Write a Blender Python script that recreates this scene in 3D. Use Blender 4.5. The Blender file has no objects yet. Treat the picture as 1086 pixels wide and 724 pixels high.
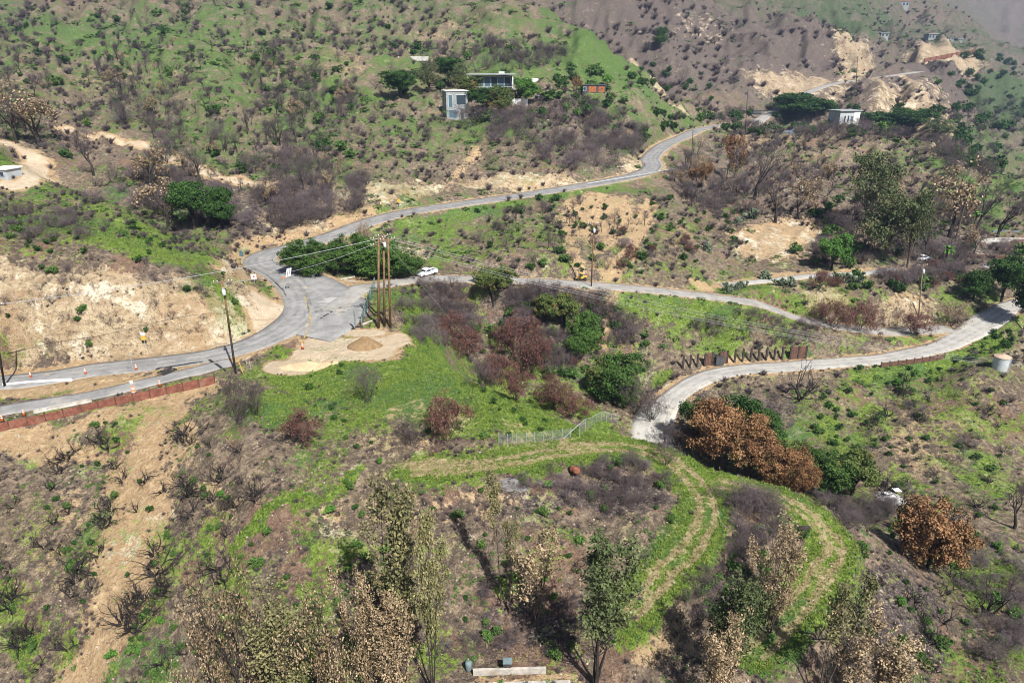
import bpy, math, random
import numpy as np
from mathutils import Vector, Matrix

SC = bpy.context.scene
COL = SC.collection
R = math.radians
PITCH = R(22.0)
F = 733.0                      # focal length in photo pixels (photo 1086 wide)
CP, SP = math.cos(PITCH), math.sin(PITCH)

# ------------------------------------------------------------------ helpers: rays
def ray(px, py):
    """direction of the sight line through a photo point as (x per y, z per y)"""
    X = (px - 543.0) / F
    Yc = (362.0 - py) / F
    dy = CP + Yc * SP
    return X / dy, (-SP + Yc * CP) / dy

# ------------------------------------------------------------------ numpy noise
def _h(ix, iy, s):
    n = (ix.astype(np.int64) * 374761393 + iy.astype(np.int64) * 668265263 + s * 974634541) & 0x7fffffff
    n = ((n ^ (n >> 13)) * 1274126177) & 0x7fffffff
    n = (n ^ (n >> 16)) * 60493 & 0x7fffffff
    return (n % 65536) / 65535.0
def vnoise(x, y, s=0):
    x = np.asarray(x, float); y = np.asarray(y, float)
    xi = np.floor(x); yi = np.floor(y); fx = x - xi; fy = y - yi
    fx = fx * fx * fx * (fx * (fx * 6 - 15) + 10); fy = fy * fy * fy * (fy * (fy * 6 - 15) + 10)
    a = _h(xi, yi, s); b = _h(xi + 1, yi, s); c = _h(xi, yi + 1, s); d = _h(xi + 1, yi + 1, s)
    return (a * (1 - fx) + b * fx) * (1 - fy) + (c * (1 - fx) + d * fx) * fy
def fbm(x, y, s=0, o=5, rough=0.5):
    t = 0; a = 1.0; n = 0
    for k in range(o):
        t = t + a * vnoise(x * 2 ** k + 17.3 * k, y * 2 ** k - 9.1 * k, s + k); n += a; a *= rough
    return t / n
def ridged(x, y, s=0, o=4):
    t = 0; a = 1.0; n = 0
    for k in range(o):
        t = t + a * (1 - np.abs(2 * vnoise(x * 2 ** k + 3.7 * k, y * 2 ** k + 5.9 * k, s + k) - 1)); n += a; a *= .5
    return t / n
def sstep(a, b, x):
    t = np.clip((x - a) / (b - a), 0, 1); return t * t * (3 - 2 * t)

# ------------------------------------------------------------------ roads (photo point + distance)
ROADS = {
 'main': dict(w=7.2, pts=[(-120,418,92),(-40,409,94),(40,401,95),(100,392,97.5),(170,384,99),(225,376,101),(270,364,105),(306,345,111.5),
        (322,325,119),(316,307,128),(297,290,139),(276,279,147),(283,270,154),(315,261,160),(350,251,167),(375,241,173),(405,231,180),(440,223.5,186.5),
        (480,217.5,191.5),(560,206,203),(640,193,220),(680,184,234),(692,176,247),(690,167,266),(703,155,292),(722,146,320),(743,137,352),(766,133,380),(800,131,430)]),
 'apron': dict(w=9.5, pts=[(314,296,136),(338,306,129.5),(358,320,122),(362,333,116.5),(350,346,111.5),(328,360,106.5)]),
 'mid': dict(w=5.0, pts=[(352,333,117),(372,318,126),(395,306,134),(420,299,139),(460,295,143),(560,298,147),(650,304,148.5),(724,311,149),(790,319.5,148),(850,328.5,146.5),(920,337,147),(975,340.5,149),(1008,342.5,150)]),
 'low': dict(w=5.0, pts=[(1160,300,166),(1082,322,160),(1060,331,155),(1040,345,150),(1007,363.7,142.5),(974,373.7,139.5),(940,380,137.5),(890,384.5,136),(850,387.3,135),(813,389.8,134),(784,392,133.3),(757,397,131.5),(735,405.5,128.5),(712,421,123.5),(697,440,119),(690,460,114),(700,490,108)]),
 'lane': dict(w=3.4, pts=[(765,304,160),(784,300.3,161),(824,296,162),(857,292.7,164),(891,291,165),(924,288.7,166),(950,284,169)]),
 'branch': dict(w=3.6, pts=[(-60,446,83),(0,437,85),(50,428,87),(100,420,89),(150,411,91.5),(200,400,94.5),(245,388,98)]),
 'farroad': dict(w=8.0, pts=[(800,131,430),(820,118,462),(850,101,482),(884,89,498),(920,84,512),(955,79,525),(975,76,545)]),
}
# ------------------------------------------------------------------ terrain control points  (px, py, Y) seen ;  ('h', px, py, Y, z) hidden
CPTS = [
 # foreground terrace, bank and grassy ridge
 (550,724,45),(430,724,45.5),(300,724,46),(680,724,45.5),(820,724,48),(550,660,51.5),(400,650,52),(650,650,52.5),(550,600,57),(420,590,58),
 (500,508,67.5),(400,515,66),(500,480,71),(400,485,70.5),(300,520,65),(330,600,57),(450,440,79.6),(380,440,79.5),(320,440,79),(260,440,78.5),(430,400,90),(350,400,91),(390,372,100),
 (290,395,93.5),(430,350,110),(440,330,118),(420,310,128),(480,392,95.5),(520,416,88),(560,432,85),(600,450,82),(640,462,79),(700,478,76.5),(640,470,76),(580,470,76.5),
 (745,520,67.8),(740,570,60.5),(680,640,53),(640,540,64.9),(560,540,63.5),(600,510,68),(760,500,72),(830,525,69.8),(875,560,66),(850,630,57.8),(790,600,58.5),(760,560,62),
 (800,545,66),(880,600,63),(760,660,52.5),(820,680,51),
 # ridge flank falling to the right-hand valley
 (910,600,64.5),(960,640,62.5),(1000,690,59.5),(1080,715,57),(940,724,53),(1060,650,67),(920,560,75),(960,580,77),(1010,610,73),(1086,620,74),
 (940,530,94),(1000,560,86),(1080,560,87),(1000,480,106),(1080,450,114),(900,450,117),(900,410,128),(850,430,121),(820,460,113),(860,500,101),(780,430,121),(740,450,115),
 (1086,400,133),(1000,390,136),(1060,387,131),(950,400,131),(1086,500,103),
 # ravine behind the grassy ridge
 (460,322,136),(480,352,132),(500,382,129),(540,345,139),(560,320,143),(560,365,134),(560,402,127),(600,422,122),(640,405,130),(650,432,121),(620,340,142),(680,370,138),(690,410,131),(760,360,143),(720,372,137.5),(850,372,137.5),(800,365,141),(900,362,142),(700,335,145),
 ('h',560,430,105,-58),('h',520,415,105,-56),('h',620,455,98,-60),('h',680,475,95,-62),('h',480,390,112,-52),('h',740,500,88,-62),('h',800,520,86,-63),('h',860,545,82,-62.5),
 ('h',700,478,84,-55),('h',600,450,90,-53),('h',460,360,121,-47.5),
 # slope below the retaining wall
 (100,434,85),(0,458,81),(210,411,90.5),(-100,475,78),(100,480,78),(200,470,77),(30,520,72.5),(150,540,69.5),(100,600,63),(200,600,61),(100,660,57),(20,640,60),(250,640,54),(100,724,52),(200,724,49),(0,724,53),(260,500,68),(240,560,63),
 # sand shoulder, cliff and the hill above it
 (270,340,111.5),(240,355,105),(290,318,122),(200,370,101.5),(100,382,98.5),(0,392,96.5),(-80,400,95.5),(0,340,103),(100,340,103.5),(200,330,107),(0,272,111),(100,280,111.5),(150,286,112),(200,292,113),(245,300,120),(262,300,125),
 (0,255,116),(60,240,126),(100,232,137),(170,262,127),(230,275,127),(0,205,147),(40,190,157),(15,170,170),(0,160,176),(-80,170,170),(-100,255,116),(-100,340,103),(120,215,146),(60,200,154),(250,283,137),
 ('h',130,220,166,-35),('h',180,250,160,-37.5),('h',60,175,186,-32),(240,255,155),(285,255,164),
 # draw and hillside beyond
 (160,215,180),(120,185,198),(200,222,181),(270,235,172),(330,225,180),(360,205,196),(300,190,202),(250,195,203),(200,172,218),(100,155,225),(0,140,228),(-100,150,225),(400,195,205),(450,195,206),(500,172,231),(560,187,219),(450,135,268),(600,140,275),(350,150,245),(250,140,250),
 (520,106,300),(485,122,288),(560,110,305),(630,100,325),(660,140,290),(200,100,300),(100,50,380),(50,0,470),(300,0,470),(400,50,385),(300,60,360),(400,100,305),(0,60,350),(-150,20,420),(500,40,400),(450,0,480),(560,40,400),
 (200,-100,640),(450,-100,640),(0,-100,640),(-200,-80,600),(640,170,246),(690,140,300),(720,125,355),
 (690,90,390),(640,50,420),(570,14,465),(600,80,355),(660,105,345),(715,112,380),('h',700,100,440,-34),('h',650,62,470,-12),('h',580,25,520,10),
 # between the roads, right-hand hillside
 (600,250,173),(700,250,178),(500,255,171),(440,265,165),(430,285,152),(700,210,212),(650,280,158),(750,285,164),(850,260,186),(760,230,205),(800,200,236),(740,180,262),
 (780,150,325),(740,150,316),(880,140,328),(900,131,342),(840,137,335),(960,150,305),(1020,180,268),(1086,205,250),(950,225,216),(880,180,262),(1060,252,205),(1010,250,203),(1086,300,170),(1000,282,177),(1086,270,190),(960,290,168),(900,235,205),(1180,260,200),(1200,330,160),(1200,420,125),(1200,200,260),(1200,560,90),(1200,724,60),
 ('h',800,131,430,-40),('h',900,128,420,-62),('h',960,148,390,-62),('h',1020,178,370,-64),('h',1086,200,350,-62),('h',860,133,410,-52),
 # rocky mountain, far spurs
 (740,105,450),(780,108,450),(750,60,540),(700,40,540),(800,60,550),(750,0,690),(640,0,600),(680,10,600),(850,30,640),(820,90,500),(870,70,555),(900,50,590),(910,35,640),(900,100,470),(940,110,450),(960,130,440),(1010,140,425),(900,118,450),(980,100,500),(965,85,520),
 (750,-100,930),(860,-40,900),(950,-60,1100),
 ('h',930,62,640,-20),(945,65,690),(985,78,640),(1000,55,730),(1020,75,690),(1040,60,730),(1040,95,640),(1060,125,570),(1040,140,500),(1080,150,500),(1030,150,440),
 (940,38,800),(990,43,790),(1020,46,780),(900,22,830),(870,5,840),(930,12,880),(957,8,960),(1000,20,960),(1050,45,1000),(1086,60,1000),(1086,100,800),(1086,170,480),(1200,100,800),
 ('h',1040,40,1250,20),(1060,20,1700),(1010,3,1500),(1086,0,1800),(1050,-60,2300),(1200,0,1900),(1200,-60,2400),
 # off the frame at the bottom
 (550,850,37),(200,850,41),(850,850,40),(0,850,43),(1086,850,45),(550,1000,29),(-200,724,55),(-200,560,68),(-200,1000,32),(1200,1000,34),
]
def _ctrl():
    U = []; V = []; S = []
    for c in CPTS:
        if c[0] == 'h':
            u, t = ray(c[1], c[2]); Y = c[3]; s = c[4] / Y
        else:
            u, t = ray(c[0], c[1]); Y = c[2]; s = t
        U.append(u); V.append(math.log(Y)); S.append(s)
    for r in ROADS.values():
        for (px, py, Y) in r['pts']:
            u, t = ray(px, py); U.append(u); V.append(math.log(Y)); S.append(t)
    return np.array(U), np.array(V), np.array(S)
KV = 0.8                                  # weight of log distance against bearing
def _tps():
    U, V, S = _ctrl()
    n = len(U)
    d2 = (U[:, None] - U[None]) ** 2 + (KV * (V[:, None] - V[None])) ** 2
    K = np.where(d2 > 1e-14, d2 * np.log(np.maximum(d2, 1e-14)), 0) * .5
    K += np.eye(n) * 2e-4
    A = np.zeros((n + 3, n + 3)); A[:n, :n] = K
    A[:n, n] = 1; A[:n, n + 1] = U; A[:n, n + 2] = V
    A[n:, :n] = A[:n, n:].T
    w = np.linalg.solve(A, np.concatenate([S, [0, 0, 0]]))
    return U, V, w
NU, NV = 1000, 1050
U0, U1 = -1.45, 1.45
V0, V1 = math.log(20.0), math.log(2700.0)
us = np.linspace(U0, U1, NU); vs = np.linspace(V0, V1, NV)
def _eval():
    U, V, w = _tps(); n = len(U)
    S = np.empty((NV, NU))
    cu, cv = us[::4], vs[::4]
    cu = np.append(cu, us[-1]); cv = np.append(cv, vs[-1])
    C = np.empty((len(cv), len(cu)))
    for i, v in enumerate(cv):
        d2 = (cu[:, None] - U[None]) ** 2 + (KV * (v - V[None])) ** 2
        C[i] = (np.where(d2 > 1e-14, d2 * np.log(np.maximum(d2, 1e-14)), 0) * .5) @ w[:n] + w[n] + w[n + 1] * cu + w[n + 2] * v
    # refine by cubic-free linear interpolation (coarse step is under two metres near by)
    T = np.array([np.interp(us, cu, row) for row in C])
    for j in range(NU):
        S[:, j] = np.interp(vs, cv, T[:, j])
    return S
S_GRID = _eval()
UU, VV = np.meshgrid(us, vs)
YY = np.exp(VV); XX = UU * YY
ZZ = S_GRID * YY

# ------------------------------------------------------------------ road centre lines in the world
def catmull(P, step):
    P = np.array(P, float); P = np.vstack([2 * P[0] - P[1], P, 2 * P[-1] - P[-2]])
    out = []
    for i in range(1, len(P) - 2):
        a, b, c, d = P[i - 1], P[i], P[i + 1], P[i + 2]
        m = max(2, int(np.linalg.norm(c[:2] - b[:2]) / step))
        for k in range(m):
            t = k / m
            out.append(.5 * ((2 * b) + (c - a) * t + (2 * a - 5 * b + 4 * c - d) * t * t + (3 * b - a - 3 * c + d) * t ** 3))
    out.append(P[-2])
    return np.array(out)
def smooth1(a, n):
    k = np.ones(n) / n; p = np.pad(a, (n // 2, n // 2), mode='edge')
    return np.convolve(p, k, 'valid')[:len(a)]
for nm, r in ROADS.items():
    w = []
    for (px, py, Y) in r['pts']:
        u, t = ray(px, py); w.append((u * Y, Y, t * Y))
    c = catmull(w, 1.2)
    for k in range(2):
        c[:, 2] = smooth1(c[:, 2], 9)
    r['line'] = c
# the narrow road's ends meet the surfaces they join
def near_z(line, p):
    d = np.hypot(line[:, 0] - p[0], line[:, 1] - p[1]); i = d.argmin(); return d[i], line[i, 2]
for nm, other in (('apron', 'main'), ('mid', 'main'), ('mid', 'apron'), ('mid', 'low'), ('branch', 'main'), ('farroad', 'main')):
    c = ROADS[nm]['line']; o = ROADS[other]['line']
    for i in range(len(c)):
        d, z = near_z(o, c[i])
        k = float(1 - sstep(*((9.0, 22.0) if nm == 'apron' else (5.0, 14.0)), d)); c[i, 2] = c[i, 2] * (1 - k) + z * k

def dist_line(X, Y, line, extra=1):
    """distance of every grid vertex to a polyline, and the height of the line there (only where close)"""
    D = np.full(X.shape, 1e9); Zl = np.zeros(X.shape)
    for i in range(0, len(line) - 1):
        a = line[i]; b = line[i + 1]
        m = 26.0
        j0 = np.searchsorted(vs, math.log(max(min(a[1], b[1]) - m, 20.1))); j1 = np.searchsorted(vs, math.log(max(a[1], b[1]) + m))
        ya = max(min(a[1], b[1]) - m, 20.1); yb = max(a[1], b[1]) + m
        xl = min(a[0], b[0]) - m; xr = max(a[0], b[0]) + m
        i0 = np.searchsorted(us, min(xl / ya, xl / yb)); i1 = np.searchsorted(us, max(xr / ya, xr / yb))
        if j1 <= j0 or i1 <= i0: continue
        x = X[j0:j1, i0:i1]; y = Y[j0:j1, i0:i1]
        dx, dy = b[0] - a[0], b[1] - a[1]; L2 = dx * dx + dy * dy + 1e-9
        t = np.clip(((x - a[0]) * dx + (y - a[1]) * dy) / L2, 0, 1)
        d = np.hypot(x - a[0] - t * dx, y - a[1] - t * dy)
        z = a[2] + t * (b[2] - a[2])
        sub = D[j0:j1, i0:i1]; m2 = d < sub
        sub[m2] = d[m2]; Zl[j0:j1, i0:i1][m2] = z[m2]
    return D, Zl

# terrain relief: lumps that scale with distance, gullies, then the road benches
ROADMIN = np.full(XX.shape, 1e9)
TRACKS = {'a': [(440,500,67.8),(500,494,69),(580,482,72.6),(640,472,75),(700,484,75),(742,520,67.8),(742,565,61),(700,612,55.5),(665,655,52)], 'b': [(765,512,71),(800,522,70.2),(838,533,69),(872,557,66),(884,585,63.8),(868,614,60),(835,650,56),(800,692,51.5)]}
benches = []
TRACKMIN = np.full(XX.shape, 1e9)
for pts in TRACKS.values():
    w_ = []
    for (px, py, Y) in pts: u, t = ray(px, py); w_.append((u * Y, Y, t * Y))
    c_ = catmull(w_, 1.0); c_[:, 2] = smooth1(c_[:, 2], 7); D_, Z_ = dist_line(XX, YY, c_); benches.append((D_, Z_, 2.6)); TRACKMIN = np.minimum(TRACKMIN, D_)
for nm, r in ROADS.items():
    D, Zl = dist_line(XX, YY, r['line']); r['D'] = D
    ROADMIN = np.minimum(ROADMIN, D - r['w'] / 2)
    benches.append((D, Zl, r['w']))
# flat pads : (px, py, Y, radius m)
PADS = [(385,366,102,7.5),(352,374,99,4.5),(318,390,95,3.5),(545,716,46.0,7)]
amp = np.clip(YY / 110.0, .45, 8)
n1 = fbm(XX / (9 * amp), YY / (9 * amp), 3, 5) - .5
n2 = ridged(UU * 26 + .6 * vnoise(UU * 9, VV * 9, 5), VV * 13, 11, 4) - .62
GUL = ridged(UU * 8.5 + .5 * vnoise(UU * 6, VV * 6, 91) + .6 * VV, VV * 3.4 + .3 * vnoise(UU * 9, VV * 9, 95), 93, 4) ** 2
n3 = ridged(UU * 15 + .8 * vnoise(UU * 7, VV * 7, 25) + VV * 4, VV * 6, 21, 5) - .6
relief = n1 * 1.7 * amp + n2 * 2.2 * amp * sstep(125, 260, YY) - (GUL - .45) * 9.0 * np.clip(YY / 300, .5, 2.2) * sstep(190, 300, YY) * sstep(0, 25, ROADMIN) + n3 * 22 * sstep(360, 620, YY) * sstep(0, 60, ROADMIN)
n4 = ridged(XX / 5.5 + .5 * vnoise(XX / 3, YY / 3, 28), YY / 11, 29, 4) - .6
relief = relief + n4 * 1.3 * sstep(170, 120, YY)
uc, tc = ray(90, 330); relief = relief + (ridged(XX / 6 + .7 * vnoise(XX / 2.5, YY / 2.5, 71), YY / 9, 73, 5) - .62) * 5.0 * np.exp(-((UU - uc) / .2) ** 2 - ((YY - 105) / 6.5) ** 2)
relief = relief * sstep(0.0, 7.0, ROADMIN)
ZZ = ZZ + relief
for (px, py, Y, rad) in PADS:
    u, t = ray(px, py); x0, y0, z0 = u * Y, Y, t * Y
    d = np.hypot(XX - x0, YY - y0); k = 1 - sstep(rad * .8, rad * 1.5, d)
    ZZ = ZZ * (1 - k) + (z0 + .15 * (fbm(XX / 2, YY / 2, 8, 3) - .5)) * k
num = np.zeros(XX.shape); den = np.zeros(XX.shape); kk = np.zeros(XX.shape)
for (D, Zl, w) in benches:
    e = np.clip(1 - sstep(w / 2 + .9, w / 2 + 3.6, D), 0, 1)
    wt = np.where(e > 0, 1.0 / (np.maximum(D - w / 2, 0) + .3) ** 2, 0) * e
    num += wt * Zl; den += wt; kk = np.maximum(kk, e)
ZZ = np.where(den > 0, ZZ * (1 - kk) + kk * num / np.maximum(den, 1e-9), ZZ)
UNDER = sstep(.2, -.5, ROADMIN) if False else np.clip(-(ROADMIN - .15) / .5, 0, 1)
ZZ = ZZ - .10 * UNDER                      # the pavement sheet lies in a shallow tray

ZZ = np.where(ZZ > 120, 120 + 60 * np.tanh((ZZ - 120) / 60), ZZ)      # the skyline ridges level off
S2 = ZZ / YY
CM = np.maximum.accumulate(S2, axis=0)
def _idx(u, v):
    fi = np.clip((u - U0) / (U1 - U0) * (NU - 1), 0, NU - 1.001); fj = np.clip((v - V0) / (V1 - V0) * (NV - 1), 0, NV - 1.001)
    i = fi.astype(int); j = fj.astype(int); return i, j, fi - i, fj - j
def gh(x, y):
    """ground height (arrays or floats)"""
    x = np.asarray(x, float); y = np.asarray(y, float)
    i, j, a, b = _idx(x / y, np.log(y))
    return (ZZ[j, i] * (1 - a) + ZZ[j, i + 1] * a) * (1 - b) + (ZZ[j + 1, i] * (1 - a) + ZZ[j + 1, i + 1] * a) * b
def seen(x, y, lift=0.0):
    """is a ground point (raised by lift) seen from the viewpoint"""
    x = np.asarray(x, float); y = np.asarray(y, float)
    i, j, a, b = _idx(x / y, np.log(y))
    jj = np.maximum(j - 2, 0)
    return (gh(x, y) + lift) / y >= CM[jj, i] - 1e-3
def hit(px, py):
    """where the sight line through a photo point first meets the ground"""
    u, t = ray(px, py)
    i, _, a, _ = _idx(np.array([u]), np.array([0.0]))
    col = S2[:, i[0]] * (1 - a[0]) + S2[:, min(i[0] + 1, NU - 1)] * a[0]
    k = np.argmax(col >= t)
    if col[k] < t: k = NV - 1
    if k > 0:
        f = (t - col[k - 1]) / (col[k] - col[k - 1] + 1e-12); v = vs[k - 1] + f * (vs[k] - vs[k - 1])
    else: v = vs[0]
    y = math.exp(v); x = u * y
    return Vector((x, y, float(gh(x, y))))
def topix(x, y, z):
    d = y * CP - z * SP
    return 543 + F * x / d, 362 - F * (y * SP + z * CP) / d
def depth(p): return p[1] * CP - p[2] * SP
# ------------------------------------------------------------------ node-material helper
class NM:
    def __init__(s, name):
        s.m = bpy.data.materials.new(name); s.m.use_nodes = True; s.t = s.m.node_tree; s.n = s.t.nodes
        s.b = s.n['Principled BSDF']; s.b.inputs['Roughness'].default_value = .9
        s.b.inputs['Specular IOR Level'].default_value = .15
        s._p = None
    def new(s, ty, **kw):
        x = s.n.new(ty)
        for k, v in kw.items(): setattr(x, k, v)
        return x
    def put(s, sock, v):
        if hasattr(v, 'is_linked') or hasattr(v, 'links'): s.t.links.new(v, sock)
        else:
            if isinstance(v, tuple) and len(v) == 3 and sock.type == 'RGBA': v = v + (1,)
            sock.default_value = v
    @property
    def pos(s):
        if s._p is None: s._p = s.new('ShaderNodeNewGeometry').outputs['Position']
        return s._p
    def noise(s, scale, detail=6, rough=.6, vec=None, dist=0.0, w=None):
        x = s.new('ShaderNodeTexNoise'); x.inputs['Scale'].default_value = scale; x.inputs['Detail'].default_value = detail
        x.inputs['Roughness'].default_value = rough; x.inputs['Distortion'].default_value = dist
        s.put(x.inputs['Vector'], vec if vec is not None else s.pos); return x.outputs['Fac']
    def voro(s, scale, vec=None, out='Distance', rand=1.0):
        x = s.new('ShaderNodeTexVoronoi'); x.inputs['Scale'].default_value = scale; x.inputs['Randomness'].default_value = rand
        s.put(x.inputs['Vector'], vec if vec is not None else s.pos); return x.outputs[out]
    def math(s, op, a, b=0.0, clamp=False):
        x = s.new('ShaderNodeMath', operation=op); x.use_clamp = clamp; s.put(x.inputs[0], a); s.put(x.inputs[1], b); return x.outputs[0]
    def ramp(s, v, a, b, lo=0.0, hi=1.0):
        x = s.new('ShaderNodeMapRange', interpolation_type='SMOOTHSTEP'); s.put(x.inputs[0], v)
        for i, q in enumerate((a, b, lo, hi)): s.put(x.inputs[i + 1], q)
        return x.outputs[0]
    def mix(s, f, a, b, blend='MIX'):
        x = s.new('ShaderNodeMix', data_type='RGBA', blend_type=blend); x.clamp_factor = True
        s.put(x.inputs[0], f); s.put(x.inputs[6], a); s.put(x.inputs[7], b); return x.outputs[2]
    def attr(s, name):
        x = s.new('ShaderNodeAttribute'); x.attribute_name = name; return x.outputs['Fac']
    def info(s, what='Random'):
        return s.new('ShaderNodeObjectInfo').outputs[what]
    def objco(s):
        return s.new('ShaderNodeTexCoord').outputs['Object']
    def scale(s, vec, k):
        x = s.new('ShaderNodeVectorMath', operation='MULTIPLY'); s.put(x.inputs[0], vec); x.inputs[1].default_value = k; return x.outputs[0]
    def bump(s, h, dist, strength=1.0):
        x = s.new('ShaderNodeBump'); x.inputs['Distance'].default_value = dist; x.inputs['Strength'].default_value = strength
        s.put(x.inputs['Height'], h); s.put(s.b.inputs['Normal'], x.outputs[0])
    def col(s, c): s.put(s.b.inputs['Base Color'], c); return s.m

def plain(name, c, rough=.7, var=.25, scale=2.0, metal=0.0, dirt=None):
    n = NM(name)
    f = n.noise(scale, 6, .65, n.objco())
    d = tuple(x * (1 - var) for x in c); l = tuple(min(1, x * (1 + var)) for x in c)
    k = n.mix(n.ramp(f, .3, .7), d, l)
    if dirt: k = n.mix(n.ramp(n.noise(scale * .35, 5, .7, n.objco()), .5, .72), k, dirt)
    n.b.inputs['Roughness'].default_value = rough; n.b.inputs['Metallic'].default_value = metal
    n.col(k); return n.m

# ------------------------------------------------------------------ mesh helpers
def npmesh(name, co, faces, k, mat=None, smooth=False, matidx=None):
    me = bpy.data.meshes.new(name)
    co = np.asarray(co, np.float32); faces = np.asarray(faces, np.int32); n = len(faces)
    me.vertices.add(len(co)); me.vertices.foreach_set('co', co.ravel())
    me.loops.add(n * k); me.loops.foreach_set('vertex_index', faces.ravel())
    me.polygons.add(n); me.polygons.foreach_set('loop_start', np.arange(0, n * k, k, dtype=np.int32))
    if smooth: me.polygons.foreach_set('use_smooth', np.ones(n, bool))
    if matidx is not None: me.polygons.foreach_set('material_index', np.asarray(matidx, np.int32))
    me.update(calc_edges=True)
    if mat:
        for m in (mat if isinstance(mat, (list, tuple)) else [mat]): me.materials.append(m)
    return me
def link(name, me, parent=None):
    o = bpy.data.objects.new(name, me); COL.objects.link(o)
    if parent: o.parent = parent
    return o
def tag(o, label=None, cat=None, group=None, kind=None):
    if label: o['label'] = label
    if cat: o['category'] = cat
    if group: o['group'] = group
    if kind: o['kind'] = kind
    return o

# ------------------------------------------------------------------ land cover, laid out on the map of the ground
L = {k: np.zeros(XX.shape) for k in 'GTBRPS'}
def V2(p): h = hit(*p); return np.array((h.x / h.y, math.log(h.y)))
WU = UU + .05 * (fbm(UU * 16, VV * 12, 51, 6, .62) - .5) ; WV = VV + .07 * (fbm(UU * 14 + 9, VV * 14, 57, 6, .62) - .5)
WX = XX + 5.0 * (fbm(XX / 5, YY / 5, 61, 5, .6) - .5); WY = np.maximum(YY + 5.0 * (fbm(XX / 5 + 40, YY / 5, 67, 5, .6) - .5), 20.2)
def blob(layer, px, py, rx, ry, val, mode='max'):
    c = V2((px, py)); a = V2((px, py - ry)); b = V2((px, py + ry))
    ru = rx / F; rv = max(.015, min(abs(a[1] - c[1]), 3 * abs(b[1] - c[1]) + .03)); rb = max(.015, min(abs(c[1] - b[1]), 3 * rv))
    dv = WV - c[1]
    d = np.sqrt(((WU - c[0]) / ru) ** 2 + (dv / np.where(dv > 0, rv, rb)) ** 2)
    k = (1 - sstep(.55, 1.25, d)) * abs(val)
    if val < 0: L[layer] *= 1 - k
    elif mode == 'add': L[layer] += k
    else: L[layer] = np.maximum(L[layer], k)
def stroke(layer, pts, w, val, soft=.6, Y=None):
    W = [tuple(hit(*p)) for p in pts]
    c = catmull([(a, b, 0) for a, b, _ in W], 1.0 if len(pts) > 1 else 1)
    D, _ = dist_line(WX, WY, c)
    k = (1 - sstep(w / 2 * (1 - soft), w / 2 * (1 + soft), D)) * val
    L[layer] = np.maximum(L[layer], k)
big = fbm(UU * 7, VV * 7, 31, 5)
# general vegetation level
L['G'] += .50 + 1.0 * (big - .5)
for a in [(230,90,220,75,.56),(330,115,60,50,.68),(420,60,60,40,.62),(120,40,120,30,.5),(640,62,50,28,.97),(670,85,30,15,.9),(600,30,40,25,.7),(510,128,50,14,.85),(450,150,50,30,.55),(330,130,40,30,.66),
          (430,430,110,40,.8),(345,405,75,22,.97),(560,450,90,24,.97),(640,468,70,16,1),(440,340,18,40,.97),(300,440,60,28,.75),(470,395,50,22,.97),(700,490,50,16,.9),(440,500,50,10,.95),(560,497,70,10,.9),
          (230,560,50,55,.55),(120,500,70,30,.48),(40,560,50,60,.5),(30,690,40,25,.66),(480,600,70,60,.5),(420,650,50,40,.42),(620,575,70,22,.55),(250,640,40,50,.5),
          (110,245,120,26,.86),(160,265,70,18,.88),(40,225,50,20,.5),(60,205,40,14,.72),(880,590,30,40,.75),(760,590,40,30,.5),
          (600,230,90,20,.5),(540,240,60,20,.55),(470,250,30,12,.5),(720,255,30,12,.45),(1000,440,90,40,.62),(850,440,50,18,.55),(1050,510,50,40,.6),(900,430,40,20,.5),(1060,355,30,22,.9),(940,520,60,40,.55),(900,640,40,60,.55),
          (1060,210,40,30,.72),(1010,190,40,16,.66),(840,160,40,10,.55),(960,195,50,20,.45),(890,26,45,12,.9),(1060,120,50,40,.62),(1020,110,20,20,.4),(720,118,20,14,.5),(700,402,14,5,1),(665,465,40,12,1),(950,140,30,14,.5),(1000,30,50,12,.5),(640,150,40,20,.35)]:
    blob('G', *a)
for a in [(750,50,140,60,-.62),(700,20,60,40,-.4),(660,525,70,22,-.8),(560,540,60,18,-.5),(330,560,70,30,-.35),(960,660,70,60,-.55),(800,440,60,25,-.5),(540,660,60,40,-.6),(930,110,90,40,-.7),(1000,85,60,30,-.7),(870,70,60,40,-.7),(270,215,90,35,-.6),(620,150,70,30,-.5),(560,350,110,50,-.35),(100,330,150,55,-.85),(900,220,120,50,-.5),(780,200,80,50,-.45),(1010,270,70,30,-.7),(640,240,50,35,-.3)]:
    blob('G', *a)
stroke('G', [(425,322),(470,382),(520,414),(570,432),(640,454),(710,480),(760,512)], 7, .95)
stroke('G', [(500,492),(640,470),(700,480),(745,520),(742,560),(700,610),(670,650)], 6, .82)
stroke('G', [(800,520),(870,545),(884,585),(850,630)], 6, .9)
stroke('G', [(420,239),(560,212),(650,198)], 5, .95)
stroke('G', [(650,311),(760,326),(880,348)], 3.5, .9)
stroke('G', [(920,400),(1000,384),(1070,352)], 7, .97)
stroke('G', [(1000,590),(1060,640),(1086,650)], 4, .9)
stroke('G', [(250,585),(330,520),(380,497)], 1.6, .9)
for a in [(440,415,105,45,1.15),(345,405,75,20,1.25),(560,450,90,22,1.2),(640,468,70,15,1.3),(440,345,18,40,1.3),(300,432,50,24,1.0),(470,395,50,24,1.25),(690,492,50,14,1.2),(440,500,55,9,1.2),(560,497,70,9,1.2)]: blob('G', *a)
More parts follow.
